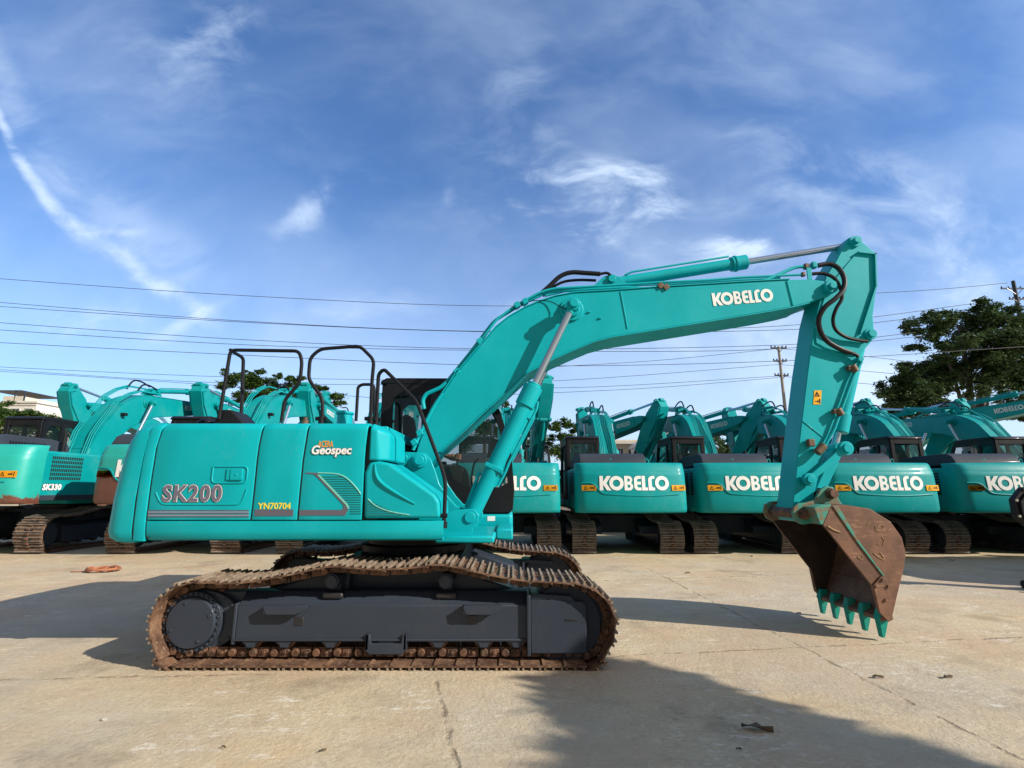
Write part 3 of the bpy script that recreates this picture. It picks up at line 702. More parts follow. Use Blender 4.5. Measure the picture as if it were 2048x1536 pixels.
def house_main(root):
    far = lambda z: 0
    # dark inner body behind the seams, floor frame
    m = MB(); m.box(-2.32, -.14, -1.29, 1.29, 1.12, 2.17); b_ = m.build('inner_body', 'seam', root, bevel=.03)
    m = MB(); m.box(-2.3, .4, -1.1, 1.1, 1.085, 1.13); m.build('belly_plate', 'char', root, bevel=.01); m = MB(); m.box(.4, 1.0, -1.1, 1.1, 1.06, 1.13); m.box(1.0, 1.19, -.55, .38, 1.04, 1.16); m.build('main_frame', 'teal', root, bevel=.02)
    counterweight(root, False)
    for k, sm in enumerate(SEAM[:4]):
        zs = [ZBOT + .03 if k < 2 else ZB] + [1.4 + .1 * i for i in range(9) if 1.4 + .1 * i < ZT - .1] + [ZT - .1]
        m = MB(); w_ = .03
        m.prism([(interp(sm, z) - w_, z) for z in zs] + [(interp(sm, z) + w_, z) for z in zs[::-1]], -1.338, -1.330); m.build('seam_liner', 'ink', b_)
    pil = panel(root, 'rear_pillar', SEAM[0], SEAM[1], ZBOT, ZT, 'teal', nx=2)
    d1 = panel(root, 'engine_door', SEAM[1], SEAM[2], ZB, ZT, 'teal'); d2 = panel(root, 'engine_door', SEAM[2], SEAM[3], ZB, ZT, 'teal'); d3 = panel(root, 'engine_door', SEAM[3], SEAM[4], ZB, ZT, 'teal')
    prof = [(-1.15, ZBOT), (-1.28, ZBOT + .004), (-1.325, ZBOT + .02), (-1.348, ZBOT + .06), (-1.352, ZBOT + .1), (-1.35, ZB - .012), (-1.33, ZB - .008), (-1.2, ZB - .008)]
    xr = L(888, 1060, YS)[0]
    panel(root, 'side_skirt', SEAM[1], [(1.0, xr - .04), (1.15, xr), (1.3, xr)], 0, 0, 'teal', prof=prof)
    # left side, plain
    y = 1.35
    m = MB(); rows = []
    for yy_, z in top_profile(ZBOT, ZT, side=1): rows.append([(x, yy_, z) for x in (-2.3, -1.4, -.62)])
    m.grid(rows); m.build('left_side_cover', 'teal', root, bevel=.006, solid=.03)
    m = MB(); m.box(-.62, 1.19, .40, 1.37, 1.10, 1.285); m.build('cab_floor', 'teal', root, bevel=.05, seg=4)
    # roof between
    m = MB(); m.box(-2.45, -.14, -1.06, 1.06, 2.1, ZT - .004); rf = m.build('hood', 'teal', root, bevel=.01)
    m = MB(); m.box(-1.9, -.8, -.6, .6, ZT, ZT + .035); m.build('hood_panel', 'teal', rf, bevel=.015)
    # front right fuel tank box and tool cover
    bx = LP([(737, 846), (757, 848), (757, 921), (735, 921)], -1.33)
    x2 = L(778, 870, -1.25)[0]
    zt2 = L(745, 846, -1.33)[1]; zb2 = L(745, 921, -1.33)[1]
    m = MB(); xa, xm = L(738, 900, -1.34)[0], L(757, 900, -1.34)[0]
    V = [[m.v(p) for p in r_] for r_ in ([(xa, -1.34, zb2), (xm, -1.34, zb2), (xm + .10, -1.24, zb2), (xm + .10, -.5, zb2), (xa, -.5, zb2)],
        [(xa, -1.34, zt2 - .06), (xm - .02, -1.34, zt2 - .07), (xm + .09, -1.24, zt2 - .11), (xm + .09, -.5, zt2 - .11), (xa, -.5, zt2 - .06)],
        [(xa, -1.26, zt2), (xm - .08, -1.26, zt2), (xm + .01, -1.2, zt2 - .03), (xm + .01, -.5, zt2 - .03), (xa, -.5, zt2)])]
    for a, b in zip(V, V[1:]):
        for i in range(5): m.f([a[i], a[(i + 1) % 5], b[(i + 1) % 5], b[i]])
    m.f(V[-1]); m.f(V[0][::-1])
    m.build('fuel_tank', 'teal', root, bevel=.02, seg=3)
    pl = LP([(728, 1037), (729, 945), (738, 925), (757, 922), (778, 926), (868, 989), (878, 1003), (880, 1036)], YS)
    m = MB(); m.prism(pl, YS, -.62); tb = m.build('front_cover', 'teal', root, bevel=.03, seg=4)
    rp = catmull([L3(u, v, YS - .004) for u, v in ((750, 928), (752, 948), (762, 965), (790, 985), (830, 1008))], 5, False)
    m = MB(); n = len(rp)
    m.tube(rp, [.004 + .016 * sin(pi * min(1, (i + .5) / n)) for i in range(n)], n=8); m.build('raised_rib', 'teal', tb)
    # latch recess on the first door
    a, b = L(427, 933, YS), L(493, 966, YS)
    m = MB(); fr = rounded([(a[0], YS - .002, a[1]), (b[0], YS - .002, a[1]), (b[0], YS - .002, b[1]), (a[0], YS - .002, b[1]), (a[0], YS - .002, a[1])], .045)
    m.tube(fr, .008, n=6); m.build('latch_surround', 'teal', d1)
    a, b = L(455, 938, YS), L(485, 960, YS)
    m = MB(); m.box(a[0], a[0] + .035, YS - .012, YS, b[1], a[1]); m.box(a[0] + .04, b[0], YS - .018, YS, b[1], a[1]); m.cyl(((a[0] + b[0]) / 2 + .02, YS - .022, (a[1] + b[1]) / 2), ((a[0] + b[0]) / 2 + .02, YS, (a[1] + b[1]) / 2), .014, n=16)
    m.build('latch', 'teal', d1, bevel=.003)
    # pressed panel line under the model lettering
    m = MB(); m.tube(rounded([L3(312, 985, YS - .001), L3(322, 1009, YS - .001), L3(483, 1009, YS - .001), L3(494, 978, YS - .001)], .06), .008, n=6); m.build('pressed_line', 'teal', d1)
    # lettering
    hh = abs(L(330, 972, YS)[1] - L(330, 1003, YS)[1]); x0, z0 = L(324, 1002, YS); wid = L(442, 1000, YS)[0] - x0
    def txt(par, s_, size, x0, z0, layers, wid=None, **kw):
        base = text2d(s_, 1, offset=0, **kw); mx = max(v.x for v in base[0]); mz = max(v.y for v in base[0]); sc = size / mz; sx = (wid / (mx * sc)) if wid else 1
        for k, (off, mt, dy, nm) in enumerate(layers):
            put(nm, text2d(s_, 1, offset=off, **kw), lambda v: (x0 + v.x * sc * sx, YS - .003 - dy - v.z, z0 + v.y * sc), mt, par)
    txt(d1, 'SK200', hh, x0, z0, [(.062, 'ink', 0, 'letter_outline'), (.046, 'white', .003, 'letter_edge'), (.026, 'greydec2', .006, 'model_lettering')], wid, shear=.0, spacing=1.14)
    x0, z0 = L(516, 1018, YS); txt(d2, 'YN70704', .058, x0, z0, [(.018, 'yellowp', 0, 'serial_lettering')], L(581, 1018, YS)[0] - x0)
    x0, z0 = L(622, 908, YS); wd_ = L(703, 908, YS)[0] - x0
    txt(d3, 'ACERA', .06, L(636, 897, YS)[0], L(638, 894, YS)[1], [(.02, 'orange', 0, 'small_lettering')], L(668, 897, YS)[0] - L(638, 897, YS)[0])
    txt(d3, 'Geospec', .082, x0, z0, [(.055, 'greydec', .004, 'letter_outline'), (.028, 'white', .0065, 'series_lettering')], wd_, shear=.15)
    # stripes
    def plate(par, poly, mt, nm, dy=0): put(nm, fill2d([LP(poly, YS)], .002), lambda v: (v.x, YS - .003 - dy - v.z, v.y), mt, par)
    for k in range(5):
        v = 1020 + k * 3.2; plate(d1, [(296 + (1 - k * .2), v), (498, v), (498, v + 1.7), (296, v + 1.7)], 'lilac' if k in (1, 3) else 'greydec', 'stripe')
    plate(d2, [(510, 1019), (587, 1019), (586, 1032), (509, 1032)], 'greydec', 'stripe')
    plate(d3, [(599, 1020), (683, 1020), (688, 1015), (686, 1009), (634, 954), (628, 949), (611, 947), (611, 945), (636, 946), (694, 1008), (697, 1019), (690, 1031), (599, 1031)], 'greydec', 'stripe')
    plate(d3, [(634, 949), (640, 950), (696, 1008), (699, 1016), (696, 1018), (692, 1010)], 'palegreen', 'pale_edge', .003)
    ar = catmull([(636, 946), (665, 947), (684, 951), (700, 962), (716, 980), (721, 988)], 4, False)
    m = MB(); m.tube([L3(p.x, p.y, YS - .001) for p in ar], .0065, n=6); m.build('pale_arc', 'palegreen', d3)
    for k in range(17):
        v = 953 + k * 4.6; a = 645 + (v - 953) * .93; b = min(723, 690 + (v - 953) * 1.1)
        if v > 1012: a = 700
        plate(d3, [(a, v), (b - 1, v), (b - 1, v + 1.5), (a, v + 1.5)], 'seam2', 'fine_stripe')
    ar = catmull([(736, 998), (752, 1012), (780, 1023), (819, 1030)], 4, False)
    m = MB(); m.tube([L3(p.x, p.y, YS - .001) for p in ar], .0065, n=6); m.build('pale_arc', 'palegreen', tb)
    for k in range(8):
        v = 1004 + k * 3.7; b = 740 + (v - 1000) * 2.1
        plate(tb, [(732, v), (b, v), (b, v + 1.3), (732, v + 1.3)], 'seam2', 'fine_stripe')
    # handrails
    Yr = -1.12
    Q = lambda u, v, y=Yr: L3(u, v, y)
    h1 = rail(root, rounded([Q(438, 838), Q(461, 700), Q(598, 702), Q(604, 722), Q(600, 765), Q(569, 800), Q(563, 842)], .06))
    m = MB(); m.tube(rounded([Q(461, 700), Q(463, 702, -1.0), Q(487, 716, -.8), Q(482, 840, -.8)], .05), .019, n=10); m.build('rail_brace', 'black', h1)
    rail(root, rounded([Q(645, 842), Q(645, 797), Q(617, 758), Q(620, 716), Q(640, 698), Q(720, 692), Q(748, 720), Q(744, 762), Q(741, 840)], .06))
    rail(root, rounded([Q(712, 842, -.3), Q(716, 774, -.3), Q(724, 769, -.3), Q(748, 769, -.3), Q(749, 840, -.3)], .05))
    rail(root, rounded([Q(752, 842, -1.05), Q(757, 748, -1.05), Q(768, 738, -1.08), Q(833, 802, -1.15), Q(885, 940, -1.22), Q(891, 965, -1.26), Q(888, 1050, -1.3)], .06), .02)
    m = MB(); m.box(.60, .68, -1.34, -1.26, 1.22, 1.30)
    xx, zz = L(888, 1050, -1.3); m = MB(); m.cyl((xx, -1.3, zz - .03), (xx, -1.3, zz + .03), .032, n=12); m.cyl((xx - .04, -1.3, zz + .09), (xx + .03, -1.3, zz + .09), .02, n=10); m.build('rail_socket', 'black', root)
    for (u, y) in ((643, Yr), (741, Yr), (752, -1.05)):
        xx, zz = L(u, 838, y); m = MB(); m.cyl((xx, y, ZT - .05), (xx, y, ZT + .09), .032, n=12); m.cyl((xx - .06, y, ZT + .07), (xx + .05, y, ZT + .07), .022, n=10); m.build('rail_socket', 'black', root)
    # things on the roof
    m = MB(); xx = L(455, 830, Yr)[0]; m.prism([(xx - .18, ZT - .02), (xx + .22, ZT - .02), (xx + .02, ZT + .17), (xx - .1, ZT + .17)], -1.1, -.75); m.build('rail_base', 'black', root, bevel=.02)
    xx = L(415, 830, -.9)[0]; m = MB(); m.cyl((xx, -.9, ZT - .02), (xx, -.9, ZT + .05), .10, n=24); m.cyl((xx, -.9, ZT + .05), (xx, -.9, ZT + .1), .10, .05, n=24); m.build('air_intake', 'black', root, bevel=.02)
    xx = L(690, 830, -.7)[0]; m = MB(); m.cyl((xx, -.7, ZT - .02), (xx, -.7, ZT + .17), .085, n=28); m.cyl((xx, -.7, ZT + .17), (xx, -.7, ZT + .2), .10, n=28); m.build('filler_tank', 'teal', root, bevel=.008)
    xx = L(611, 838, -1.1)[0]; m = MB(); m.cyl((xx, -1.1, ZT - .02), (xx, -1.1, ZT + .05), .04, n=16); m.cyl((xx, -1.1, ZT + .05), (xx, -1.1, ZT + .085), .022, n=12); m.build('filler_cap', 'brass', root)
    # number plate on the cab floor edge
    put('plate', fill2d([[(.86, 1.19), (.96, 1.19), (.96, 1.25), (.86, 1.25)]], .003), lambda v: (v.x, .398 - v.z, v.y), 'white', root)
M['greydec2'] = pmat('lilac_grey_decal', lambda q: setp(q, base=(.13, .12, .17), rough=.4))
M['yellowp'] = pmat('yellow_marker', lambda q: setp(q, base=(.80, .62, .03), rough=.5))
M['tooth'] = pmat('tooth_paint', paint((.006, .25, .20), dirt=(.25, .22, .18), amt=.8, rough=.5, coat=0))
M['chalkm'] = pmat('faded_chalk', lambda q: setp(q, base=(.30, .19, .10), rough=.9))
M['shadesteel'] = pmat('shade_dark_steel', rust((.018, .012, .009), (.04, .025, .018), (.07, .045, .03), 5))  # near-black base carries the shade of the bucket's inside
M['seam2'] = pmat('dark_teal_line', lambda q: setp(q, base=(.004, .12, .11), rough=.5))

def house_row(root):
    counterweight(root, True)
    m = MB(); m.box(-2.34, .55, -1.33, 1.33, 1.08, 2.12); bd = m.build('engine_cover', 'tealrow', root, bevel=.05, seg=3)
    m = MB(); vents(m, -2.12, -1.3, 1.52, 2.04, -1.332, 6, 17); vents(m, -2.12, -1.1, 1.45, 2.02, 1.332, 8, 3); m.build('vent', 'ink', bd, smooth=0)
    m = MB(); m.prism([(-2.55, 2.2), (-.66, 2.12), (-.66, 2.3), (-.75, 2.40), (-1.2, 2.46), (-2.3, 2.47), (-2.45, 2.40), (-2.55, 2.25)], -.42, 1.22)
    hd = m.build('hood', 'hood', root, bevel=.09, seg=4)
    m = MB()
    for i in range(6): m.box(-2.28, -1.2, -.25 + .24 * i, -.22 + .24 * i, 2.455, 2.478)
    vents(m, -2.2, -1.3, 2.27, 2.36, -.422, 1, 14); m.build('hood_slat', 'black', hd)
    m = MB(); m.cyl((-1.0, -.55, 2.2), (-1.0, -.55, 2.62), .05, n=16); m.build('exhaust', 'black', root)
    m = MB(); m.box(-1.4, 1.0, -1.2, 1.2, 1.0, 1.1); m.box(.55, 1.15, -1.33, -.5, 1.08, 1.7); m.box(-.62, 1.19, .40, 1.37, 1.10, 1.285); m.build('main_frame', 'tealrow', root, bevel=.03)

def boomset(root, row, arm_rot=0.0, bom=0.0):
    tl = 'tealrow' if row else 'teal'
    bev = .008
    FT = L(843, 922, -.35)
    def bx(p):                     # boom swing about its foot (used for lowered booms)
        if not bom: return p
        a_ = radians(bom); dx, dz = p.x - FT[0], p.z - FT[1]
        return Vector((FT[0] + dx * cos(a_) - dz * sin(a_), p.y, FT[1] + dx * sin(a_) + dz * cos(a_)))
    TIP = L(1655, 575, -.28)
    def ax(p):
        if arm_rot:
            a_ = radians(arm_rot); dx, dz = p.x - TIP[0], p.z - TIP[1]
            p = Vector((TIP[0] + dx * cos(a_) - dz * sin(a_), p.y, TIP[1] + dx * sin(a_) + dz * cos(a_)))
        return bx(p)
    # mounting brackets on the platform
    pl = LP([(795, 922), (801, 908), (811, 904), (850, 906), (862, 919), (871, 942), (879, 968), (897, 994), (913, 1012), (936, 1018), (949, 1019), (958, 1031), (956, 1046), (945, 1057), (944, 1072), (881, 1076), (800, 1075), (785, 960)], -.44)
    m = MB(); m.prism(pl, -.46, -.42); m.prism(pl, .36, .40)
    m.box(pl[-1][0], L(944, 1070, -.44)[0], -.46, .40, 1.06, 1.12)
    br = m.build('boom_bracket', tl, root, bevel=bev)
    xf_, zf_ = FT
    m = MB(); m.cyl((xf_, -.50, zf_), (xf_, .44, zf_), .085, n=28); m.cyl((xf_, -.53, zf_), (xf_, -.50, zf_), .055, n=24)
    a_, b_ = L(811, 915, -.44); m.cyl((a_, -.47, b_), (a_, -.455, b_), .03, n=16)
    m.build('pivot_pin', tl, br, bevel=.006)
    pe_ = LP([(893, 1026), (912, 1020), (936, 1018), (949, 1019), (958, 1031), (956, 1046), (945, 1057), (944, 1073), (885, 1075), (884, 1050)], -.60)
    for y_ in (-.60, .56):
        m = MB(); m.prism(pe_, y_, y_ + .04); px_, pz_ = L(940, 1035, -.60); m.cyl((px_, y_ - .02 if y_ < 0 else y_ + .06, pz_), (px_, y_ + .02, pz_), .06, n=24); m.build('lug_plate', tl, br, bevel=.006)
    # boom
    near = [(832, 905), (835, 894), (850, 851), (876, 799), (913, 746), (955, 697), (992, 654), (1017, 634), (1050, 615), (1081, 602), (1112, 592), (1150, 585), (1225, 581), (1320, 574), (1420, 568), (1500, 563), (1579, 559), (1618, 558),
            (1650, 562), (1664, 570), (1668, 582), (1655, 592), (1640, 597), (1618, 605), (1591, 612), (1540, 622), (1480, 632), (1400, 645), (1300, 661), (1225, 673), (1187, 683), (1146, 700), (1108, 717), (1081, 731), (1056, 744), (1006, 790), (973, 819), (928, 861), (880, 903), (862, 930), (846, 938), (834, 925)]
    pb = LP(near, -.27)
    m = MB(bx); m.prism(pb, -.27, .27); bm_ = m.build('boom', tl, root, bevel=.012, seg=2)
    m = MB(bx); i0 = 5
    # proud top and bottom flange strips
    for idx in (range(2, 17), range(23, 39)):
        seg = [Vector((*pb[i],)) for i in idx]
        for a, b in zip(seg, seg[1:]):
            d = (b - a); nrm = Vector((d.y, -d.x)).normalized() * (-.012)
            m.prism([(a.x, a.y), (b.x, b.y), (b.x + nrm.x, b.y + nrm.y), (a.x + nrm.x, a.y + nrm.y)], -.285, .285)
    m.build('flange', tl, bm_, smooth=60)
    m = MB(bx)
    p, q = L3(1241, 583, -.272), L3(1255, 657, -.272); m.tube([p, q], .009, n=6)
    p, q = L3(1574, 562, -.272), L3(1586, 611, -.272); m.tube([p, q], .012, n=6)
    m.build('weld_line', tl, bm_)
    c_ = L(1143, 620, -.27)
    m = MB(bx); m.cyl((c_[0], -.30, c_[1]), (c_[0], .30, c_[1]), .15, .15, n=36); m.cyl((c_[0], -.34, c_[1]), (c_[0], .34, c_[1]), .105, n=32); m.cyl((c_[0], -.55, c_[1]), (c_[0], .55, c_[1]), .058, n=24); m.build('cylinder_pin', tl, bm_, bevel=.01)
    TP_ = L(1658, 576, -.27)
    m = MB(bx); m.cyl((TP_[0], -.335, TP_[1]), (TP_[0], .335, TP_[1]), .085, n=32); m.cyl((TP_[0], -.37, TP_[1]), (TP_[0], .37, TP_[1]), .045, n=20); m.build('tip_pin', tl, bm_, bevel=.008)
    # lettering on both sides of the boom
    x0, z0 = L(1427, 613, -.27); x1, z1 = L(1548, 603, -.27); h_ = abs(L(1480, 583, -.27)[1] - L(1480, 609, -.27)[1]) * .98
    ang = atan2(z1 - z0, x1 - x0); ln = sqrt((x1 - x0) ** 2 + (z1 - z0) ** 2); lg = logo(h_); sc = ln / (4.89 * h_)
    def onb(v, sgn):
        xx = v.x * sc if sgn < 0 else ln - v.x * sc
        return bx(Vector((x0 + xx * cos(ang) - v.y * sin(ang), sgn * (.275 + v.z), z0 + .004 + xx * sin(ang) + v.y * cos(ang))))
    put('brand_lettering', lg, lambda v: onb(v, -1), 'fadewhite' if row else 'white', bm_)
    put('brand_lettering', lg, lambda v: onb(v, 1), 'fadewhite' if row else 'white', bm_)
    # boom cylinders
    yc = -.46
    base = Vector((L(940, 1035, yc)[0], yc, L(940, 1035, yc)[1])); top = bx(Vector((c_[0], yc, c_[1])))
    dd = (top - base); ln_ = dd.length; dn = dd.normalized(); full = (L3(1143, 620, yc) - L3(940, 1035, yc)).length
    bl = (L3(1071, 768, yc) - L3(940, 1035, yc)).length
    cyls = []
    m = MB(); m.cyl(base, base + dn * (bl - .13), .095, n=28); m.cyl(base + dn * (bl - .30), base + dn * (bl - .04), .115, n=28); m.cyl(base + dn * (bl - .04), base + dn * bl, .085, n=24)
    m.cyl(base - Vector((0, .07, 0)), base + Vector((0, .07, 0)), .10, n=24); m.cyl(base - Vector((0, .09, 0)), base + Vector((0, .06, 0)), .05, n=20)
    side = Vector((dn.z, 0, -dn.x))
    m.obox(base + dn * .62, dn * .025, Vector((0, .10, 0)), side * .11)
    bc = m.build('boom_cylinder', tl, root, bevel=.006)
    m = MB(); m.tube(rounded([base + dn * (bl - .18) + side * .12, base + dn * (bl - .26) + side * .15, base + dn * .75 + side * .13, base + dn * .62 + side * .14, base + dn * .45 + side * .13], .05), .016, n=8)
    m.tube([base + dn * .08 - side * .09, base + dn * .5 - side * .13], .022, n=8); m.build('feed_pipe', tl, bc)
    m = MB(); m.cyl(base + dn * bl, top - dn * .06, .042, n=24); m.build('rod', 'chrome', bc)
    m = MB(); m.cyl(top - Vector((0, .05, 0)), top + Vector((0, .05, 0)), .085, n=24); m.cyl(top - dn * .12, top - dn * .05, .048, n=20); m.build('rod_eye', tl, bc, bevel=.006)
    mirror_copy(bc, root)
    # arm cylinder above the boom
    A = bx(L3(1222, 563, 0 - .0)); Bp = ax(L3(1708, 483, 0)); A.y = Bp.y = 0
    A = bx(Vector((L(1222, 562, -.1)[0], 0, L(1222, 562, -.1)[1]))); Bp = ax(Vector((L(1708, 484, -.1)[0], 0, L(1708, 484, -.1)[1])))
    m = MB(bx); q = LP([(1176, 583), (1205, 556), (1222, 549), (1240, 556), (1262, 580)], -.12); m.prism(q, -.15, -.11); m.prism(q, .11, .15); m.build('cylinder_lug', tl, bm_, bevel=.006)
    dn = (Bp - A).normalized(); full = (Bp - A).length; bl = (L3(1500, 524, -.1) - L3(1222, 562, -.1)).length
    m = MB(); m.cyl(A, A + dn * (bl - .1), .075, n=28); m.cyl(A + dn * (bl - .21), A + dn * bl, .098, n=28); m.cyl(A + dn * (bl - .17), A + dn * (bl - .13), .11, n=12)
    m.cyl(A - Vector((0, .1, 0)), A + Vector((0, .1, 0)), .085, n=24); m.cyl(A - Vector((0, .19, 0)), A + Vector((0, .19, 0)), .05, n=20)
    m.tube([A + dn * .2 + Vector((0, -.05, .07)), A + dn * .3 + Vector((0, -.05, .1)), A + dn * (bl - .25) + Vector((0, -.05, .1))], .015)
    ac = m.build('arm_cylinder', tl, root, bevel=.005)
    m = MB(); m.cyl(A + dn * bl, Bp - dn * .05, .043, n=24); m.build('rod', 'chrome', ac)
    m = MB(); m.cyl(Bp - Vector((0, .09, 0)), Bp + Vector((0, .09, 0)), .075, n=24); m.build('rod_eye', tl, ac)
    # arm
    an = [(1690, 488), (1698, 475), (1710, 472), (1722, 481), (1751, 506), (1754, 572), (1746, 632), (1749, 672), (1743, 683), (1728, 700), (1709, 733), (1690, 785), (1668, 845), (1650, 905), (1634, 965), (1627, 1000), (1620, 1028), (1606, 1043), (1590, 1042), (1584, 1024), (1600, 870), (1615, 745), (1630, 640), (1640, 600), (1652, 552), (1672, 522)]
    pa = LP(an, -.19)
    m = MB(ax); m.prism(pa, -.19, .19); ar = m.build('arm', tl, root, bevel=.010)
    m = MB(ax)                      # raised side plate on the upper half and back flange
    sp_ = LP([(1692, 530), (1716, 503), (1749, 508), (1750, 576), (1722, 672), (1712, 712), (1675, 710), (1632, 686), (1630, 655), (1650, 590), (1668, 560)], -.2); m.prism(sp_, -.205, .205); m.build('side_plate', tl, ar, bevel=.006)
    m = MB(ax)
    rib = LP([(1716, 503), (1751, 507), (1753, 573), (1722, 668)], -.22)
    for a, b in zip(rib, rib[1:]):
        d = Vector((b[0] - a[0], b[1] - a[1])); nrm = Vector((d.y, -d.x)).normalized() * .018
        m.prism([a, b, (b[0] + nrm.x, b[1] + nrm.y), (a[0] + nrm.x, a[1] + nrm.y)], -.24, .24)
    m.build('back_flange', tl, ar, smooth=60)
    m = MB(ax)
    for sg in (-1, 1):
        f = lambda u, v, y: Vector((L(u, v, -.19)[0], sg * y, L(u, v, -.19)[1]))
        m.tube([f(1604, 841, .193), f(1648, 876, .193)], .007, n=6)
        m.cyl(f(1709, 484, .16), f(1709, 484, .27), .045, n=20); m.cyl(f(1709, 484, .18), f(1709, 484, .22), .075, n=24)
        m.cyl(f(1739, 669, .16), f(1739, 669, .26), .05, n=20); m.cyl(f(1739, 669, .16), f(1739, 669, .22), .075, n=24)
    m.build('arm_boss', tl, ar, bevel=.004)
    # bucket cylinder, rocker and link
    P1 = Vector((L(1739, 670, -.2)[0], 0, L(1739, 670, -.2)[1])); P2 = Vector((L(1694, 893, -.25)[0], 0, L(1694, 893, -.25)[1]))
    P2b = P2 + Vector((.10, 0, 0)); dn = (P2 - P1).normalized(); off = Vector((.06, 0, .02)) * 0
    bl = (P2 - P1).length
    sh = Vector((-dn.z, 0, dn.x)) * -.0
    m = MB(ax); m.cyl(P1 + Vector((.012, 0, 0)), P1 + dn * (bl * .80) + Vector((.012, 0, 0)), .078, n=24); m.cyl(P1 + dn * (bl * .70) + Vector((.012, 0, 0)), P1 + dn * (bl * .86) + Vector((.02, 0, 0)), .098, n=24); m.cyl(P1 - Vector((0, .12, 0)), P1 + Vector((0, .12, 0)), .09, n=24)
    bcy = m.build('bucket_cylinder', tl, root, bevel=.005)
    # visible feed pipes down the arm side
    m = MB(ax)
    for k, (dx, yy_) in enumerate(((0, -.235), (-.05, -.225))):
        m.tube(rounded([Vector((L(1722 - k * 4, 724, -.22)[0], yy_, L(1722, 724, -.22)[1])), Vector((L(1706 - k * 4, 752, -.22)[0], yy_, L(1706, 752, -.22)[1])), Vector((L(1666 - k * 4, 862, -.22)[0], yy_, L(1666, 862, -.22)[1])), Vector((L(1648, 893, -.22)[0], yy_, L(1648, 893, -.22)[1]))], .05), .017 if k == 0 else .010, n=8)
    m.build('feed_pipe', tl, ar)
    m = MB(ax); m.cyl(P1 + dn * (bl * .86), P2, .043, n=20); m.build('rod', 'chrome', bcy)
    Pk = [Vector((L(1617, 959, -.25)[0], 0, L(1617, 959, -.25)[1])), Vector((L(1690, 897, -.25)[0], 0, L(1690, 897, -.25)[1])), Vector((L(1659, 987, -.33)[0], 0, L(1659, 987, -.33)[1]))]
    def bar(m, a, b, y, w, t_, r0, r1):
        d = (b - a).normalized(); n_ = Vector((d.z, 0, -d.x))
        c0 = (a + b) / 2; m.obox(c0 + Vector((0, y, 0)), d * (b - a).length / 2, Vector((0, t_, 0)), n_ * w)
        m.cyl(a + Vector((0, y - t_ * 1.3, 0)), a + Vector((0, y + t_ * 1.3, 0)), r0, n=24); m.cyl(b + Vector((0, y - t_ * 1.3, 0)), b + Vector((0, y + t_ * 1.3, 0)), r1, n=24)
    for sg in (-1, 1):
        m = MB(ax); bar(m, Pk[0], Pk[1], sg * .255, .038, .025, .075, .085); m.cyl(Pk[0] + Vector((0, sg * .18, 0)), Pk[0] + Vector((0, sg * .31, 0)), .045, n=20); m.cyl(Pk[1] + Vector((0, sg * .2, 0)), Pk[1] + Vector((0, sg * .32, 0)), .055, n=20); m.build('rocker', tl, root, bevel=.006)
    m = MB(ax); bar(m, Pk[1], Pk[2], 0, .06, .13, .08, .07); m.build('bucket_link', tl, root, bevel=.01)
    # bucket
    yb = -.60
    side_ = LP([(1663, 1009), (1689, 1010), (1741, 1018), (1781, 1043), (1804, 1075), (1812, 1106), (1807, 1141), (1798, 1178), (1784, 1238), (1775, 1241), (1758, 1224), (1744, 1172), (1646, 1049)], yb)
    mt = 'bucket'
    m = MB(ax); m.prism(side_, yb, yb + .03); m.prism(side_, -yb - .03, -yb)
    shell = side_[:9]
    out_ = [Vector(p) for p in shell]
    for a, b in zip(out_, out_[1:]):
        d = b - a; nrm = Vector((d.y, -d.x)).normalized() * .028
        m.prism([(a.x, a.y), (b.x, b.y), (b.x + nrm.x, b.y + nrm.y), (a.x + nrm.x, a.y + nrm.y)], yb + .03, -yb - .03)
    bk = m.build('bucket', mt, root, bevel=.005, seg=1)
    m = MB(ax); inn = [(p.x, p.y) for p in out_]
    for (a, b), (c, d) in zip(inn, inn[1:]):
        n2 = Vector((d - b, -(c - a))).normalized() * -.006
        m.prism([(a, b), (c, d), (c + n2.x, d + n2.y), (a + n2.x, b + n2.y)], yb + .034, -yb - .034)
    m.prism([(x + .004, z) for x, z in side_], -yb - .036, -yb - .031); m.build('inner_shade', 'shadesteel', bk)  # thin sheets painted dark to stand for shade inside the bucket
    m = MB(ax); e0, e1 = Vector(side_[0]), Vector(side_[-1]); m.prism([tuple(e0), tuple(e0.lerp(e1, 1)), tuple(e1 + Vector((-.05, .03))), tuple(e0 + Vector((-.12, -.02)))], yb, yb + .025)
    # mouth hood plate between the sides (back of the ear box)
    hp = LP([(1663, 1009), (1646, 1049), (1630, 1058), (1600, 1052), (1575, 1060), (1580, 1040), (1620, 1020)], -.4)
    m.bm.free(); m = MB(ax)
    top_ = [side_[0], side_[-1]]
    m.prism([(side_[0][0], side_[0][1]), (side_[-1][0], side_[-1][1]), (side_[-1][0] - .03, side_[-1][1] - .0), (side_[0][0] - .2, side_[0][1] - .03), (side_[0][0] - .1, side_[0][1] - .002)], yb, -yb)
    m.build('mouth_plate', 'worn', bk, bevel=.006)
    ear = [(1583, 1027), (1586, 1014), (1597, 1006), (1612, 1005), (1628, 1000), (1634, 988), (1640, 978), (1651, 972), (1664, 974), (1672, 984), (1676, 998), (1684, 1010), (1662, 1030), (1646, 1050), (1622, 1046), (1604, 1049), (1590, 1043)]
    for yy_ in (-.37, .33):
        pe = LP(ear, -.35); m = MB(ax); m.prism(pe, yy_, yy_ + .04); m.build('bucket_ear', 'worn', bk, bevel=.008)
    for (u, v) in ((1604, 1028), (1659, 987)):
        x_, z_ = L(u, v, -.35); m = MB(ax); m.cyl((x_, -.45, z_), (x_, .45, z_), .05, n=20); m.cyl((x_, -.40, z_), (x_, .40, z_), .068, n=6); m.build('bucket_pin', 'chain', bk, bevel=.004)
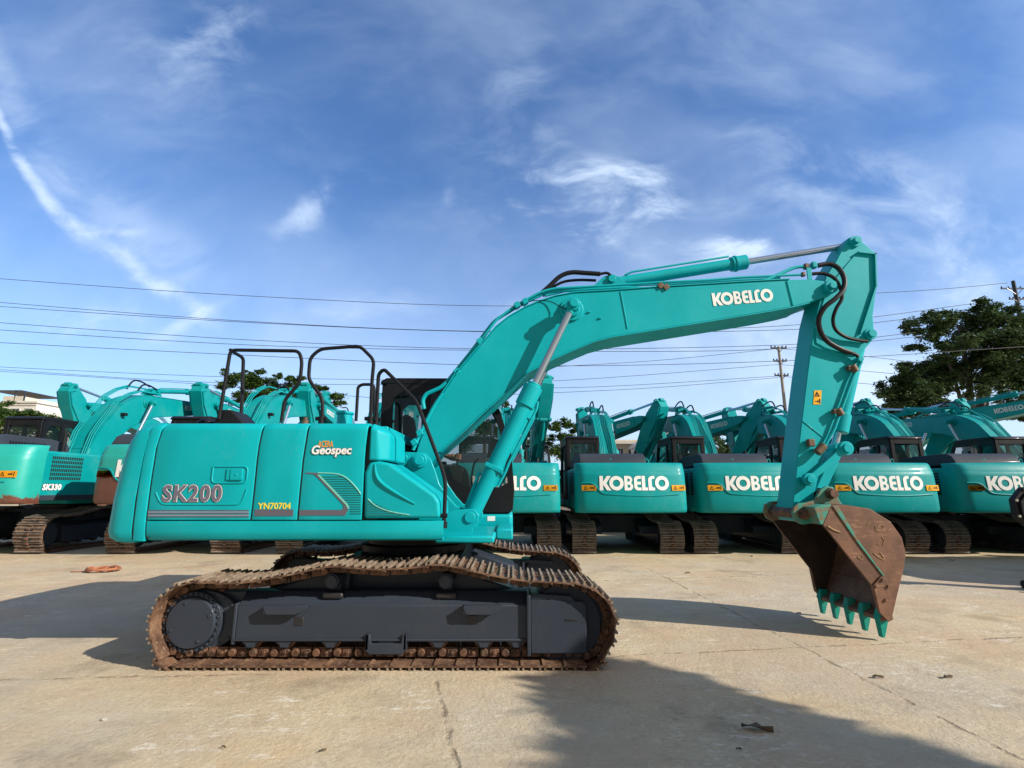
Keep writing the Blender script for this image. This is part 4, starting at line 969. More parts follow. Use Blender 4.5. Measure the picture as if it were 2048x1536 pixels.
    m = MB(ax)                     # stiffener strip down the side plate, side cutters
    st = LP([(1664, 1012), (1675, 1012), (1719, 1085), (1768, 1152), (1765, 1152), (1713, 1084)], yb); m.prism(st, yb - .012, yb); m.build('side_stiffener', 'worn', bk, bevel=.003); m = MB(ax); m.prism(st, -yb, -yb + .012); m.build('side_stiffener', 'worn', bk, bevel=.003)
    m = MB(ax); st = LP([(1744, 1170), (1760, 1152), (1772, 1157), (1775, 1190), (1784, 1238), (1775, 1243), (1757, 1225)], yb); m.prism(st, -yb, -yb + .022); m.build('side_cutter', 'bucket', bk, bevel=.003); m = MB(ax); m.prism(st, yb - .022, yb)
    for (u, v) in ((1762, 1159), (1749, 1172), (1773, 1172), (1768, 1199)):
        x_, z_ = L(u, v, yb); m.cyl((x_, yb - .04, z_), (x_, yb, z_), .017, n=8)
    m.build('side_cutter', 'bucket', bk, bevel=.003)
    a_, b_ = Vector(side_[8]), Vector(side_[10])
    lip = [(a_.x, a_.y), (a_.x + .02, a_.y - .02), (b_.x + .04, b_.y - .06), (b_.x + .02, b_.y + .02)]
    m = MB(ax); zt_ = a_.y + .03; xl, xr_ = L(1762, 1230, yb)[0], L(1784, 1238, yb)[0]
    m.prism([(xl, zt_ - .02), (xr_, zt_ + .03), (xr_, zt_ - .03), (xl, zt_ - .06)], yb + .01, -yb - .01); m.build('cutting_edge', 'bucket', bk, bevel=.004)
    zb_ = max(.005, L(1768, 1276, yb + .02)[1])
    for k in range(5):
        y_ = yb + .06 + k * 1.08 / 4
        m = MB(ax); xm = (xl + xr_) / 2
        rows = [(zt_ + .07, .045, .032), (zt_ - .04, .06, .046), (zt_ - .045, .05, .040), (zb_, .014, .032)]
        V = []
        for z, hx, hy in rows:
            xo = xm - .012 + (zt_ - z) * -.12
            V.append([m.v((xo + i * hx, y_ + j * hy, z)) for i, j in ((-1, -1), (1, -1), (1, 1), (-1, 1))])
        for a, b in zip(V, V[1:]):
            for i in range(4): m.f([a[i], a[(i + 1) % 4], b[(i + 1) % 4], b[i]])
        m.f(V[0]); m.f(V[-1][::-1])
        if not row: m.cyl((xm + .0, y_ - .062, zt_ - .02), (xm + .0, y_ + .062, zt_ - .02), .018, n=10)
        m.build('bucket_tooth', 'tooth', bk, bevel=.004)
    if not row:
        for k, st in enumerate(([(1751, 1052), (1752, 1060), (1762, 1061), (1768, 1052), (1760, 1050), (1754, 1056)], [(1763, 1074), (1768, 1080), (1766, 1090)], [(1755, 1088), (1757, 1090)], [(1747, 1106), (1758, 1115), (1769, 1119), (1760, 1105)], [(1655, 1052), (1668, 1060), (1680, 1064)], [(1715, 1113), (1723, 1119), (1725, 1112)], [(1735, 1049), (1741, 1043)], [(1776, 1060), (1782, 1056)])):
            m = MB(ax); m.tube(catmull([L3(u, v, yb - .001) for u, v in st], 5, False), .006 if k != 4 else .011, n=5); m.build('chalk_mark', 'chalkm', bk)
    # pipes and hoses
    def pipe(pts, r, y, mat, nm='hydraulic_pipe', fx=bx, sm=0, rad=.08):
        m = MB(fx); P_ = [L3(*p, y) if len(p) == 2 else L3(*p) for p in pts]
        m.tube(rounded(P_, rad) if not sm else catmull(P_, 8, False), r, n=10); return m.build(nm, mat, bm_ if fx is bx else ar)
    if row:
        for k, y in enumerate((-.24, -.19, -.14, .14, .19, .24)):
            pipe([(833, 898), (868, 792), (905, 735), (980, 640), (1040, 602), (1105, 577), (1219, 570)], .016, y, tl)
        pipe([(1090, 590), (1120, 552), (1165, 545), (1225, 556)], .024, -.16, 'rubber', 'hydraulic_hose', sm=1)
        pipe([(1090, 590), (1120, 552), (1165, 545), (1225, 556)], .024, .16, 'rubber', 'hydraulic_hose', sm=1)
        m = MB(bx); c0 = L3(1000, 690, -.3); m.box(c0.x - .06, c0.x + .06, -.40, -.27, c0.z - .04, c0.z + .04); m.build('work_lamp', 'black', bm_, bevel=.01)
    else:
        pipe([(900, 757, -.24), (913, 746, -.24), (945, 706, -.24), (992, 640, -.24), (1030, 612, -.24), (1081, 584, -.24), (1108, 577, -.24), (1219, 571, -.24), (1300, 566, -.24), (1420, 560, -.24), (1480, 555, -.24), (1609, 549, -.24)], .017, -.24, tl)
        pipe([(890, 768, -.2), (940, 706, -.2), (988, 642, -.2), (1040, 610, -.2), (1094, 584, -.2), (1150, 580, -.22), (1254, 575, -.24), (1330, 580, -.25), (1400, 577, -.25), (1507, 571, -.25), (1591, 534, -.22), (1612, 533, -.22)], .022, -.2, tl)
        pipe([(1090, 592), (1140, 580), (1220, 573), (1340, 568), (1480, 560), (1560, 556)], .014, -.12, tl)
        pipe([(1090, 592), (1140, 580), (1220, 573), (1340, 568), (1480, 560), (1560, 556)], .014, .2, tl)
        pipe([(886, 786), (868, 812), (855, 838), (838, 872), (826, 900)], .022, -.30, tl)
        pipe([(893, 765), (880, 776), (852, 788), (845, 800), (848, 818)], .026, -.25, tl)
        pipe([(940, 712), (905, 758), (868, 812), (845, 860), (832, 895)], .02, -.15, tl)
        pipe([(940, 712), (905, 758), (868, 812), (845, 860), (832, 895)], .02, .2, tl)
        for (u, v, y) in ((914, 744, -.24), (960, 683, -.24), (1034, 611, -.24), (1050, 604, -.24), (1320, 573, -.25), (1331, 576, -.25), (840, 866, -.32), (829, 885, -.32)):
            x_, z_ = L(u, v, y); m = MB(bx); m.obox((x_, y, z_), (.028, 0, .02), (0, .045, 0), (-.018, 0, .03)); m.build('pipe_clamp', 'brass' if u > 1300 else tl, bm_, bevel=.004)
        hz_ = lambda pts, r, y, fx=bx: pipe(pts, r, y, 'rubber', 'hydraulic_hose', fx, sm=1)
        hz_([(1076, 592), (1098, 573), (1120, 553), (1142, 545), (1170, 546), (1200, 548)], .031, -.16)
        hz_([(1200, 548), (1214, 546), (1222, 552), (1224, 558)], .018, -.16)
        hz_([(1086, 592), (1108, 573), (1130, 563), (1160, 560), (1192, 561)], .019, -.10)
        hz_([(1636, 531, -.24), (1658, 528, -.25), (1676, 536, -.28), (1688, 556, -.34), (1687, 578, -.38), (1672, 596, -.40), (1650, 614, -.38), (1638, 636, -.34), (1640, 660, -.30), (1654, 682, -.27), (1680, 698, -.25), (1702, 706, -.24)], .031, -.3)
        hz_([(1702, 706, -.24), (1714, 711, -.24), (1719, 724, -.235)], .022, -.24)
        hz_([(1615, 549, -.24), (1645, 547, -.26), (1668, 556, -.30), (1680, 575, -.34), (1684, 596, -.36), (1672, 618, -.34), (1666, 640, -.30), (1672, 660, -.27), (1692, 674, -.25), (1715, 680, -.24), (1735, 683, -.24)], .022, -.3)
        hz_([(1056, 603, -.275), (1076, 601, -.28), (1100, 603, -.30), (1122, 614, -.34), (1132, 618, -.4)], .006, -.28)
        for (u, v, y, s_) in ((1612, 533, -.22, .035), (1627, 531, -.24, .04), (1606, 549, -.24, .028)):
            x_, z_ = L(u, v, y); m = MB(bx); m.box(x_ - s_ * .8, x_ + s_ * .8, y - s_, y + s_, z_ - s_, z_ + s_); m.build('hose_fitting', 'brass' if u != 1627 else tl, bm_, bevel=.01)
        x_, z_ = L(1617, 545, -.25); m = MB(bx); m.box(x_ - .03, x_ + .03, -.27, -.255, z_ - .11, z_ + .06); m.build('pipe_bracket', tl, bm_, bevel=.004)
        for (u, v) in ((1708, 737), (1679, 824)):
            x_, z_ = L(u, v, -.25); m = MB(ax); m.cyl((x_ - .02, -.25, z_ + .04), (x_ + .02, -.25, z_ - .04), .042, n=14); m.box(x_ - .075, x_ - .03, -.27, -.20, z_ - .02, z_ + .035); m.build('pipe_clamp', 'brass', ar, bevel=.004)
        x_, z_ = L(1630, 893, -.25); m = MB(ax); m.box(x_ - .08, x_ + .0, -.27, -.20, z_ + .0, z_ + .09); m.build('valve_block', 'brass', ar, bevel=.01)
        x_, z_ = L(1641, 899, -.27); m = MB(ax); m.cyl((x_ - .05, -.27, z_ - .04), (x_ + .05, -.27, z_ + .05), .048, n=14); m.build('valve_block', 'brass', ar, bevel=.008)
        m = MB(ax); x_, z_ = L(1718, 716, -.25); m.cyl((x_, -.29, z_ - .02), (x_, -.20, z_ - .02), .035, n=12); m.build('hose_fitting', tl, ar, bevel=.004)
        for (u, v) in ((1178, 624), (1200, 636)):
            x_, z_ = L(u, v, -.28); m = MB(bx); m.box(x_ - .02, x_ + .02, -.29, -.27, z_ - .01, z_ + .01); m.build('lamp_stud', tl, bm_, bevel=.004)
        # warning label on the arm
        pw_ = LP([(1628, 781), (1643, 781), (1641, 809), (1626, 809)], -.19)
        put('warning_label', fill2d([pw_], .002), lambda v: ax(Vector((v.x, -.194 - v.z, v.y))), 'yellow', ar)
        T = lambda a, b: L(1626.5 + a - b * .07, 809 - b, -.19)
        put('warning_symbol', merge(fill2d([[T(3, 16), T(14, 16), T(8.5, 26)], [T(5, 17.2), T(12, 17.2), T(8.5, 23.6)]], .002), fill2d([[T(8, 18), T(9.2, 18), T(9.2, 22), T(8, 22)]], .002),
            fill2d([[T(4, 5.4), T(9, 5.4), T(9, 3.5), T(11.5, 6.2), T(9, 9), T(9, 7), T(4, 7)]], .002), fill2d([[T(12, 2), T(14, 2), T(14, 11), T(12, 11)]], .002)), lambda v: ax(Vector((v.x, -.198 - v.z, v.y))), 'ink', ar)

GRP_ROW = 'teal excavators parked in rows behind the big one'
main = empty('excavator', (OX, OY, 0), 0, 'large glossy teal excavator nearest the camera, side on, with rusty bucket', 'excavator')
undercarriage(main, False); house_main(main); cab(main, False); boomset(main, False)

# operator in the cab
def skinned(name, verts, edges, radii, mat, parent=None, sub=2):
    me = bpy.data.meshes.new(name); me.from_pydata(verts, edges, []); o = bpy.data.objects.new(name, me); C.objects.link(o); me.materials.append(M[mat])
    sk = o.modifiers.new('skin', 'SKIN'); ly = me.skin_vertices[0].data if me.skin_vertices else None
    if ly is None:
        bm = bmesh.new(); bm.from_mesh(me); bm.verts.layers.skin.verify(); bm.to_mesh(me); bm.free(); ly = me.skin_vertices[0].data
    for d, r in zip(ly, radii): d.radius = (r, r) if not isinstance(r, tuple) else r
    ly[0].use_root = True
    sb = o.modifiers.new('sub', 'SUBSURF'); sb.levels = sb.render_levels = sub
    sk.use_smooth_shade = True
    # freeze to a plain mesh
    dg = bpy.context.evaluated_depsgraph_get(); mm = bpy.data.meshes.new_from_object(o.evaluated_get(dg)); mm.name = name
    o.modifiers.clear(); o.data = mm
    for p in mm.polygons: p.use_smooth = True
    if parent: o.parent = parent
    return o
def person():
    cx, cy = OX + .02, OY + .88
    V = [(0, 0, 1.86), (.0, 0, 2.05), (.0, 0, 2.28), (-.02, 0, 2.38), (0, 0, 2.46), (.02, 0, 2.57), (.02, 0, 2.66),
         (.0, -.19, 2.33), (.12, -.26, 2.12), (.28, -.30, 2.03), (.36, -.32, 2.03), (.40, -.33, 2.03),
         (.0, .19, 2.33), (.12, .25, 2.12), (.28, .27, 2.03), (.36, .27, 2.03), (.40, .27, 2.03),
         (.06, -.10, 1.84), (.46, -.13, 1.86), (.54, -.12, 1.5), (.56, -.12, 1.40), (.68, -.12, 1.38),
         (.06, .10, 1.84), (.46, .13, 1.86), (.54, .12, 1.5), (.56, .12, 1.40), (.68, .12, 1.38)]
    E_ = [(0, 1), (1, 2), (2, 3), (3, 4), (4, 5), (5, 6), (2, 7), (7, 8), (8, 9), (9, 10), (10, 11), (2, 12), (12, 13), (13, 14), (14, 15), (15, 16), (0, 17), (17, 18), (18, 19), (19, 20), (20, 21), (0, 22), (22, 23), (23, 24), (24, 25), (25, 26)]
    R_ = [(.15, .13), (.14, .11), (.15, .11), .06, .055, (.09, .085), .07, .06, .045, .032, .036, .022, .06, .045, .032, .036, .022, .085, .07, .05, .045, .035, .085, .07, .05, .045, .035]
    # fingers of the right hand closing round the lever
    for k in range(4):
        b = len(V); dy = -.018 + .0; z = 2.05 - k * .018
        V += [(.41, -.355, z), (.45, -.365, z), (.468, -.34, z - .003), (.455, -.315, z - .003)]; E_ += [(11, b), (b, b + 1), (b + 1, b + 2), (b + 2, b + 3)]; R_ += [.010, .009, .009, .007]
    b = len(V); V += [(.40, -.30, 2.05), (.43, -.30, 2.075)]; E_ += [(10, b), (b, b + 1)]; R_ += [.012, .009]
    o = skinned('person', [(x, y, z) for x, y, z in V], E_, R_, 'skin'); o.location = (cx, cy, 0)
    tag(o, 'person in dark clothes seated in the cab with one hand on the lever', 'person')
    # clothes: shirt and trousers as slightly larger shells
    idx = [0, 1, 2, 3, 7, 8, 12, 13]; rm = {a: i for i, a in enumerate(idx)}
    sh = skinned('shirt', [V[i] for i in idx], [(rm[a], rm[b]) for a, b in E_ if a in rm and b in rm], [((R_[i][0] + .02, R_[i][1] + .02) if isinstance(R_[i], tuple) else R_[i] + .018) for i in idx], 'cloth', o)
    idx = [0, 17, 18, 19, 20, 22, 23, 24, 25]; rm = {a: i for i, a in enumerate(idx)}
    skinned('trousers', [V[i] for i in idx], [(rm[a], rm[b]) for a, b in E_ if a in rm and b in rm], [((R_[i][0] + .012, R_[i][1] + .012) if isinstance(R_[i], tuple) else R_[i] + .014) for i in idx], 'cloth', o)
    m = MB(); m.cyl((.0, 0, 2.60), (.0, 0, 2.69), .115, .09, n=16); m.cyl((.0, 0, 2.69), (0, 0, 2.73), .09, .03, n=16); m.build('hair', 'hair', o, bevel=.02)
    m = MB(); m.cyl((.105, 0, 2.57), (.135, 0, 2.56), .014, .008, n=8); m.build('nose', 'skin', o)
person()

# ------------------------------------------------------------------ rows of parked excavators
def kids(o): return [c for c in bpy.data.objects if c.parent == o]
KIDS = {}
def proto(**kw):
    r = empty('excavator', (0, -200, 0)); undercarriage(r, True); house_row(r); cab(r, True); boomset(r, True, **kw)
    KIDS[r.name] = [(c, kids(c)) for c in kids(r)]
    return r
USED = set()
ROWMACH = []
def place(pr, x, y, heading, label, scale=1.0, group=GRP_ROW, rust_cw=None):
    if pr.name in USED:
        r = pr.copy(); C.objects.link(r); pairs = []
        for c, gs in KIDS[pr.name]:
            d = c.copy(); C.objects.link(d); d.parent = r; gg = []
            for g in gs: e = g.copy(); C.objects.link(e); e.parent = d; gg.append(e)
            pairs.append((d, gg))
    else:
        r = pr; pairs = KIDS[pr.name]; USED.add(pr.name)
    r.location = (x, y, 0); r.rotation_euler.z = radians(heading); r.scale = (scale,) * 3
    tag(r, label, 'excavator', group)
    if rust_cw:
        for c, gs in pairs:
            if c.name.startswith('counterweight'):
                c.material_slots[0].link = 'OBJECT'; c.material_slots[0].material = M[rust_cw]; c['label'] = 'counterweight scraped to primer near its lower edge'
            if c.name.startswith('crawler_track'):
                c.material_slots[0].link = 'OBJECT'; c.material_slots[0].material = M['track']
    ROWMACH.append(r); return r, pairs
PA = proto(); PB = proto(arm_rot=-13)
place(PA, -4.3, 15.7, 90, 'teal excavator hidden behind the big machine body, only low track ends showing', 1.12)
place(PA, -.17, 15.5, 90, 'teal excavator right behind the big cab, only ELCO of its rear lettering showing')
place(PA, 2.9, 15.5, 90, 'teal excavator with whole rear lettering in view, between the big cab and hanging arm')
place(PA, 5.93, 15.5, 90, 'teal excavator whose rear lettering is cut to KOBE by the hanging arm')
place(PA, 9.0, 15.5, 90, 'teal excavator with full rear lettering in view above the rusty bucket, right of the arm')
place(PA, 12.2, 15.5, 90, 'teal excavator at the right edge, only KO of its rear lettering inside the frame')
place(PA, 15.3, 15.6, 90, 'teal excavator beyond the right edge, only its dark cab and boom showing')
def from_arm(x, y, heading, lab, sc):      # stands so that the arm top is at (x, y)
    h = radians(heading); place(PB, x - 5.6 * sc * cos(h), y - 5.6 * sc * sin(h), heading, lab, sc)
for x, y, hd, sc, lab in ((5.2, 18.6, -62, 1, 'teal excavator facing the camera, folded arm rising between the second and third rear lettering'),
                     (8.87, 18.6, -62, 1, 'teal excavator facing the camera, folded arm rising just left of the big hanging arm'),
                     (12.6, 18.6, -64, 1, 'teal excavator facing the camera, folded arm rising just right of the big hanging arm'),
                     (16.0, 18.6, -66, 1, 'teal excavator facing the camera, arm top standing in front of the dark tree trunks'),
                     (21.5, 19.6, -60, 1.2, 'rightmost camera facing excavator, faded lettering on its boom under the dark tree'),
                     (1.16, 19.0, -80, 1.2, 'tall armed excavator facing the camera, narrow arm showing right of the shiny lifting cylinder'),
                     (-17.6, 20.5, -90, 1.2, 'teal excavator facing the camera, leftmost arm top standing alone against the sky'),
                     (-12.4, 20.5, -90, 1.2, 'teal excavator facing the camera, arm top just left of the black roof rail'),
                     (-8.2, 20.5, -90, 1.2, 'teal excavator facing the camera, arm top seen through the second roof rail')):
    from_arm(x, y, hd, lab, sc)
place(PA, 13.6, 9.3, 0, 'teal excavator parked just outside the right edge, casting a shadow into the yard')
sk, skp = place(PA, -13.35, 15.9, 90, 'old teal excavator at far left with side vents, SK330 lettering and scraped corner', 1.2, rust_cw='rustlow')
place(PA, -8.45, 15.9, 90, 'teal excavator with red primer across its lower counterweight, next to the SK330 machine', 1.2, rust_cw='rustcw')
# model lettering and worn corner of the old machine (its right side)
bodyp = [c for c, g in skp if c.name.startswith('engine_cover')][0]
def sidetext(s_, x0, z0, size, off, mat, nm, dy):
    put(nm, text2d(s_, size, offset=off, shear=.1, spacing=1.06), lambda v: (x0 + v.x, -1.334 - dy - v.z, z0 + v.y), mat, bodyp)
sidetext('SK330', -2.25, 1.31, .165, .016, 'ink', 'letter_outline', 0); sidetext('SK330', -2.25, 1.31, .165, .007, 'white', 'model_lettering', .003)
m = MB(); m.box(-2.3, .3, -1.345, -1.32, 1.09, 1.2); m.build('side_strip', 'char', bodyp, bevel=.006)
m = MB(); m.tube(rounded([Vector((.35, -1.3, 2.0)), Vector((.35, -1.38, 2.45)), Vector((-.1, -1.5, 2.5)), Vector((-.12, -1.5, 2.3))], .08), .014); m.cyl((-.12, -1.5, 2.28), (-.15, -1.5, 2.28), .11, n=20); m.build('mirror', 'black', bodyp)

# ------------------------------------------------------------------ ground
m = MB()
ys = [-60, -10, 0, 3, 6, 9, 12, 16, 22, 30, 45, 80, 200, 900, 3000]; xs = [-3000, -400, -60, -20, -10, -5, 0, 5, 10, 20, 60, 400, 3000]
m.grid([[(x, y, 0) for x in xs] for y in ys])
g = m.build('ground', 'concrete', None, smooth=0); tag(g, kind='structure')

# ------------------------------------------------------------------ trees
def leafcard(bm, c, s_, up=.5):
    a = Vector((random.gauss(0, 1), random.gauss(0, 1), random.gauss(0, .45))).normalized()
    n_ = Vector((random.gauss(0, .6), random.gauss(0, .6), up + random.random())).normalized(); b = n_.cross(a).normalized(); a = b.cross(n_)
    s1 = s_ * random.uniform(.6, 1.25); w = s1 * random.uniform(.28, .45)
    q = [c - a * s1, c - b * w - a * s1 * .1, c + a * s1, c + b * w - a * s1 * .1]
    bm.faces.new([bm.verts.new(p) for p in q])
def tree(name, label, crown, trunks, leafmat, leaf=.14, dens=1.0, cat='tree', group=None):
    """crown: clumps (centre, radius, flatness); trunks: polylines with radii"""
    base = Vector(trunks[0][0][0]); base.z = 0
    r = empty(name, base, 0, label, cat, group)
    bm = bmesh.new()
    for c, rad, fl in crown:
        c = Vector(c) - base; n_ = int(dens * 260 * rad ** 2 / (leaf * 7) ** 2 * 2.4) + 12
        subs = []
        for _ in range(max(5, int(rad * 9))):      # sub-clumps on the shell give an uneven outline with gaps
            d = Vector((random.gauss(0, 1), random.gauss(0, 1), random.gauss(0, 1))).normalized() * rad * random.uniform(.45, 1.05); d.z *= fl; subs.append((c + d, rad * random.uniform(.16, .34)))
        for _ in range(n_):
            s0, sr = random.choice(subs); p = s0 + Vector((random.gauss(0, 1) * sr * .75, random.gauss(0, 1) * sr * .75, random.gauss(0, 1) * sr * .42))
            leafcard(bm, p, leaf)
    me = bpy.data.meshes.new('crown'); bm.to_mesh(me); bm.free(); me.materials.append(M[leafmat]); o = bpy.data.objects.new('crown', me); C.objects.link(o); o.parent = r
    m = MB()
    for pts, (r0, r1) in trunks: m.tube([Vector(p) - base for p in pts], [r0, r1], n=9, smooth=2)
    m.build('trunk', 'bark', r)
    return r
# large dark tree at right: clumps follow the crown seen at about 42 m
cr = []
for (u, v, rr) in [(1845, 660, 1.5), (1880, 645, 1.5), (1925, 650, 1.6), (1965, 630, 1.6), (2000, 640, 1.7), (2035, 660, 1.8), (1975, 612, 1.0), (1832, 690, .9), (1905, 690, 1.6), (1950, 690, 1.6), (1995, 690, 1.8), (2045, 700, 2.0),
                   (1845, 720, 1.3), (1885, 735, 1.4), (1815, 740, 1.0), (1800, 765, 1.2), (1780, 775, .9), (1830, 765, 1.4), (1860, 770, 1.4), (1900, 770, 1.4), (1940, 740, 1.6), (1985, 740, 1.6), (2030, 745, 1.8), (1795, 795, 1.1), (1825, 800, 1.3), (1860, 810, 1.2),
                   (2020, 785, 1.2), (2045, 790, 1.5), (1950, 780, 1.2), (2075, 650, 2), (2090, 720, 2.2), (2085, 780, 2), (1810, 825, 1.2), (1890, 815, 1.0), (2040, 830, 1.0), (1770, 790, .6), (1790, 780, 1.2), (1815, 785, 1.4), (1845, 790, 1.4), (1875, 790, 1.2), (1800, 812, 1.1), (1835, 822, 1.2), (1865, 745, 1.4), (1910, 740, 1.3), (2000, 700, 1.6), (2025, 725, 1.6), (1960, 720, 1.4), (2040, 765, 1.5), (1995, 765, 1.2)]:
    cr.append((W(u, v, 42 + random.uniform(-1.8, 1.8)), rr * .95, .75))
def tr(pts, Y, r0, r1): return ([(W(pts[0][0], 978, Y).x, Y, 0)] + [tuple(W(u, v, Y)) for u, v in pts], (r0, r1))
tree('broadleaf_tree', 'tall dark broadleaf tree with several slim trunks at the right edge', cr,
     [tr([(1945, 850), (1938, 760), (1925, 690), (1918, 650)], 42, .34, .10), tr([(1965, 850), (1968, 770), (1972, 700), (1975, 640)], 42.3, .30, .08), tr([(1930, 850), (1915, 770), (1885, 700), (1870, 670)], 41.8, .2, .06),
      tr([(1955, 850), (1955, 780), (1990, 700), (2020, 660)], 42.5, .22, .06), tr([(1938, 800), (1880, 760), (1820, 760)], 41.6, .15, .04), tr([(1968, 800), (2000, 740), (2050, 700)], 42.2, .18, .05)], 'leafdark', .17, 2.6)
# feathery tree behind the roof rails
cr = []
for (u, v, rr) in [(462, 752, .7), (480, 760, .9), (505, 765, .9), (530, 762, .9), (500, 785, .9), (455, 775, .7), (560, 775, .9), (540, 790, .9), (590, 770, .7), (612, 790, .8), (580, 795, .9), (640, 795, .8), (660, 800, .7), (678, 808, .5), (450, 742, .3), (602, 757, .4), (470, 800, .9), (430, 800, .6), (630, 815, .9), (520, 812, 1), (555, 752, .4), (575, 757, .6), (525, 745, .5), (495, 748, .6), (625, 775, .8), (650, 782, .7), (670, 795, .7), (600, 780, .8)]:
    cr.append((W(u, v, 36 + random.uniform(-1, 1)), rr, .42))
tree('feathery_tree', 'mid green feathery tree rising behind the black roof rails', cr, [tr([(560, 860), (545, 800), (500, 770)], 36, .2, .05), tr([(560, 850), (580, 800), (630, 790)], 36, .14, .04), tr([(555, 840), (540, 790), (470, 755)], 36, .1, .03)], 'leafmid', .13, 2.0)
cr = [(W(u, v, 40 + random.uniform(-1, 1)), rr, .6) for (u, v, rr) in [(1015, 808, .5), (1020, 830, .9), (1010, 860, 1.2), (1040, 870, 1.2), (985, 860, 1.2), (950, 850, 1.3), (920, 830, 1.3), (890, 850, 1.3), (1060, 890, 1.2), (960, 810, 1.0), (930, 880, 1.2), (870, 880, 1.2)]]
tree('broadleaf_tree', 'green tree seen through and beside the cab glass of the big machine', cr, [tr([(970, 880), (965, 830)], 40, .22, .08), tr([(1010, 890), (1015, 815)], 40, .14, .04)], 'leafmid', .14, 1.6)
cr = [(W(u, v, 34 + random.uniform(-1, 1)), rr, .45) for (u, v, rr) in [(1105, 855, .6), (1120, 850, .6), (1135, 848, .6), (1148, 860, .6), (1112, 875, .8), (1135, 880, .8), (1100, 895, .9), (1150, 890, .8), (1125, 905, .9), (1090, 850, .4)]]
tree('feathery_tree', 'small feathery tree in the gap left of the second parked excavator boom', cr, [tr([(1125, 930), (1122, 890), (1120, 862)], 34, .12, .04)], 'leafmid', .13, 1.8)
cr = [(W(u, v, 44 + random.uniform(-2, 2)), rr, .6) for (u, v, rr) in [(5, 835, 1.2), (30, 832, 1.1), (55, 838, 1.1), (80, 838, 1.0), (105, 842, 1.0), (130, 845, 1.0), (15, 815, .8), (0, 855, 1.5), (50, 855, 1.4), (100, 860, 1.4), (150, 860, 1.2), (-30, 830, 1.6)]]
tree('broadleaf_tree', 'row of low green tree crowns below the white house at left', cr, [tr([(50, 880), (50, 850)], 44, .2, .08), tr([(110, 890), (105, 860)], 44, .15, .06)], 'leafmid', .15, 1.7)
cr = [(W(u, v, 38 + random.uniform(-1, 1)), rr, .5) for (u, v, rr) in [(1430, 880, .9), (1445, 895, .9), (1420, 905, .8), (1460, 905, .8), (1440, 865, .5)]]
tree('broadleaf_tree', 'small dark tree glimpsed under the faded lettering left of the hanging arm', cr, [tr([(1440, 930), (1440, 880)], 38, .12, .04)], 'leafdark', .13, 1.5)
# tree outside the right edge whose crown shades the near yard
bm = bmesh.new(); tb_ = Vector((11.2, -2.6, 0)); random.seed(11)
A_, B_ = Vector((1.02, 5.55)), Vector((2.95, 3.36)); dline = (B_ - A_).normalized(); nin = Vector((-dline.y, dline.x)) * -1
cnt = 0; cl = []
for _ in range(5200):
    gx, gy = random.uniform(-1.6, 7.5), random.uniform(-4.5, 5.6); p = Vector((gx, gy)); w_ = (p - A_).dot(nin)
    if w_ < .12 + random.random() * .1: continue
    lft = gx - (.42 + (5.3 - gy) * -.02)
    if lft < 0 and random.random() < .93: continue
    if lft < .9 and random.random() < .72 * (1 - lft / .9): continue
    cl.append((gx, gy, random.uniform(4.4, 7.2)))
for gx, gy, h in cl:
    for _ in range(20):
        dx, dy = random.gauss(0, .12), random.gauss(0, .12)
        if (Vector((gx + dx, gy + dy)) - A_).dot(nin) < .02: continue
        hh = h + random.gauss(0, .12); leafcard(bm, Vector((gx + dx + 1.58 * hh, gy + dy - .79 * hh, hh)) - tb_, .17)
me = bpy.data.meshes.new('crown'); bm.to_mesh(me); bm.free(); me.materials.append(M['leafmid'])
st_ = empty('shade_tree', tb_, 0, 'spreading tree just outside the frame at right, shading the near concrete', 'tree')
o = bpy.data.objects.new('crown', me); C.objects.link(o); o.parent = st_
m = MB()
for e_ in ((-1.5, 1.5, 5), (1.5, 1, 5.4), (0, -1.6, 5.2), (3, -2, 5.5), (-1, -2.5, 5)): m.tube([(0, 0, 0), (.05, 0, 1.5), (e_[0] * .35, e_[1] * .35, 3.2), e_], [.24, .06], n=9, smooth=2)
m.build('trunk', 'bark', st_)

# ------------------------------------------------------------------ far buildings, poles, cables
def house(name, label, u0, u1, v0, v1, Y, mat, storeys=2, bays=3, roof='flat', depth=9):
    a, b = W(u0, v1, Y), W(u1, v0, Y); H = b.z; w = b.x - a.x
    r = empty(name, ((a.x + b.x) / 2, Y + depth / 2, 0), 0, label, 'building')
    m = MB(); m.box(-w / 2, w / 2, -depth / 2, depth / 2, 0, H); m.build('wall', mat, r)
    m = MB(); m.box(-w / 2 - .25, w / 2 + .25, -depth / 2 - .25, depth / 2 + .25, H, H + .25); rf = m.build('roof', mat, r)
    fh = 3.2; k = 0
    z = H - fh
    for s_ in range(storeys):
        for i in range(bays):
            xc = -w / 2 + w * (i + .5) / bays
            m = MB(); m.box(xc - w / bays * .30, xc + w / bays * .30, -depth / 2 - .06, -depth / 2 + .05, z + .9, z + 2.5); wn_ = m.build('window', 'plaster', r)
            m = MB()
            for q in (-1, 1): m.box(xc + q * w / bays * .135 - w / bays * .11, xc + q * w / bays * .135 + w / bays * .11, -depth / 2 - .08, -depth / 2, z + 1.0, z + 2.4)
            m.build('pane', 'pane', wn_)
        m = MB(); m.box(-w / 2 - .05, w / 2 + .05, -depth / 2 - .12, -depth / 2, z + fh - .3, z + fh - .1); m.build('ledge', mat, r)
        z -= fh
    return r, H, w, depth, rf
r, H, w, dp, rf = house('house', 'white house with roof terrace at the left edge above the trees', -40, 74, 806, 860, 70, 'plaster', 2, 4)
m = MB(); m.box(-w / 2 + 2, w / 2 - 2.4, -dp / 2 + .3, dp / 2, H, H + 1.0); m.build('terrace_room', 'plasterb', rf)
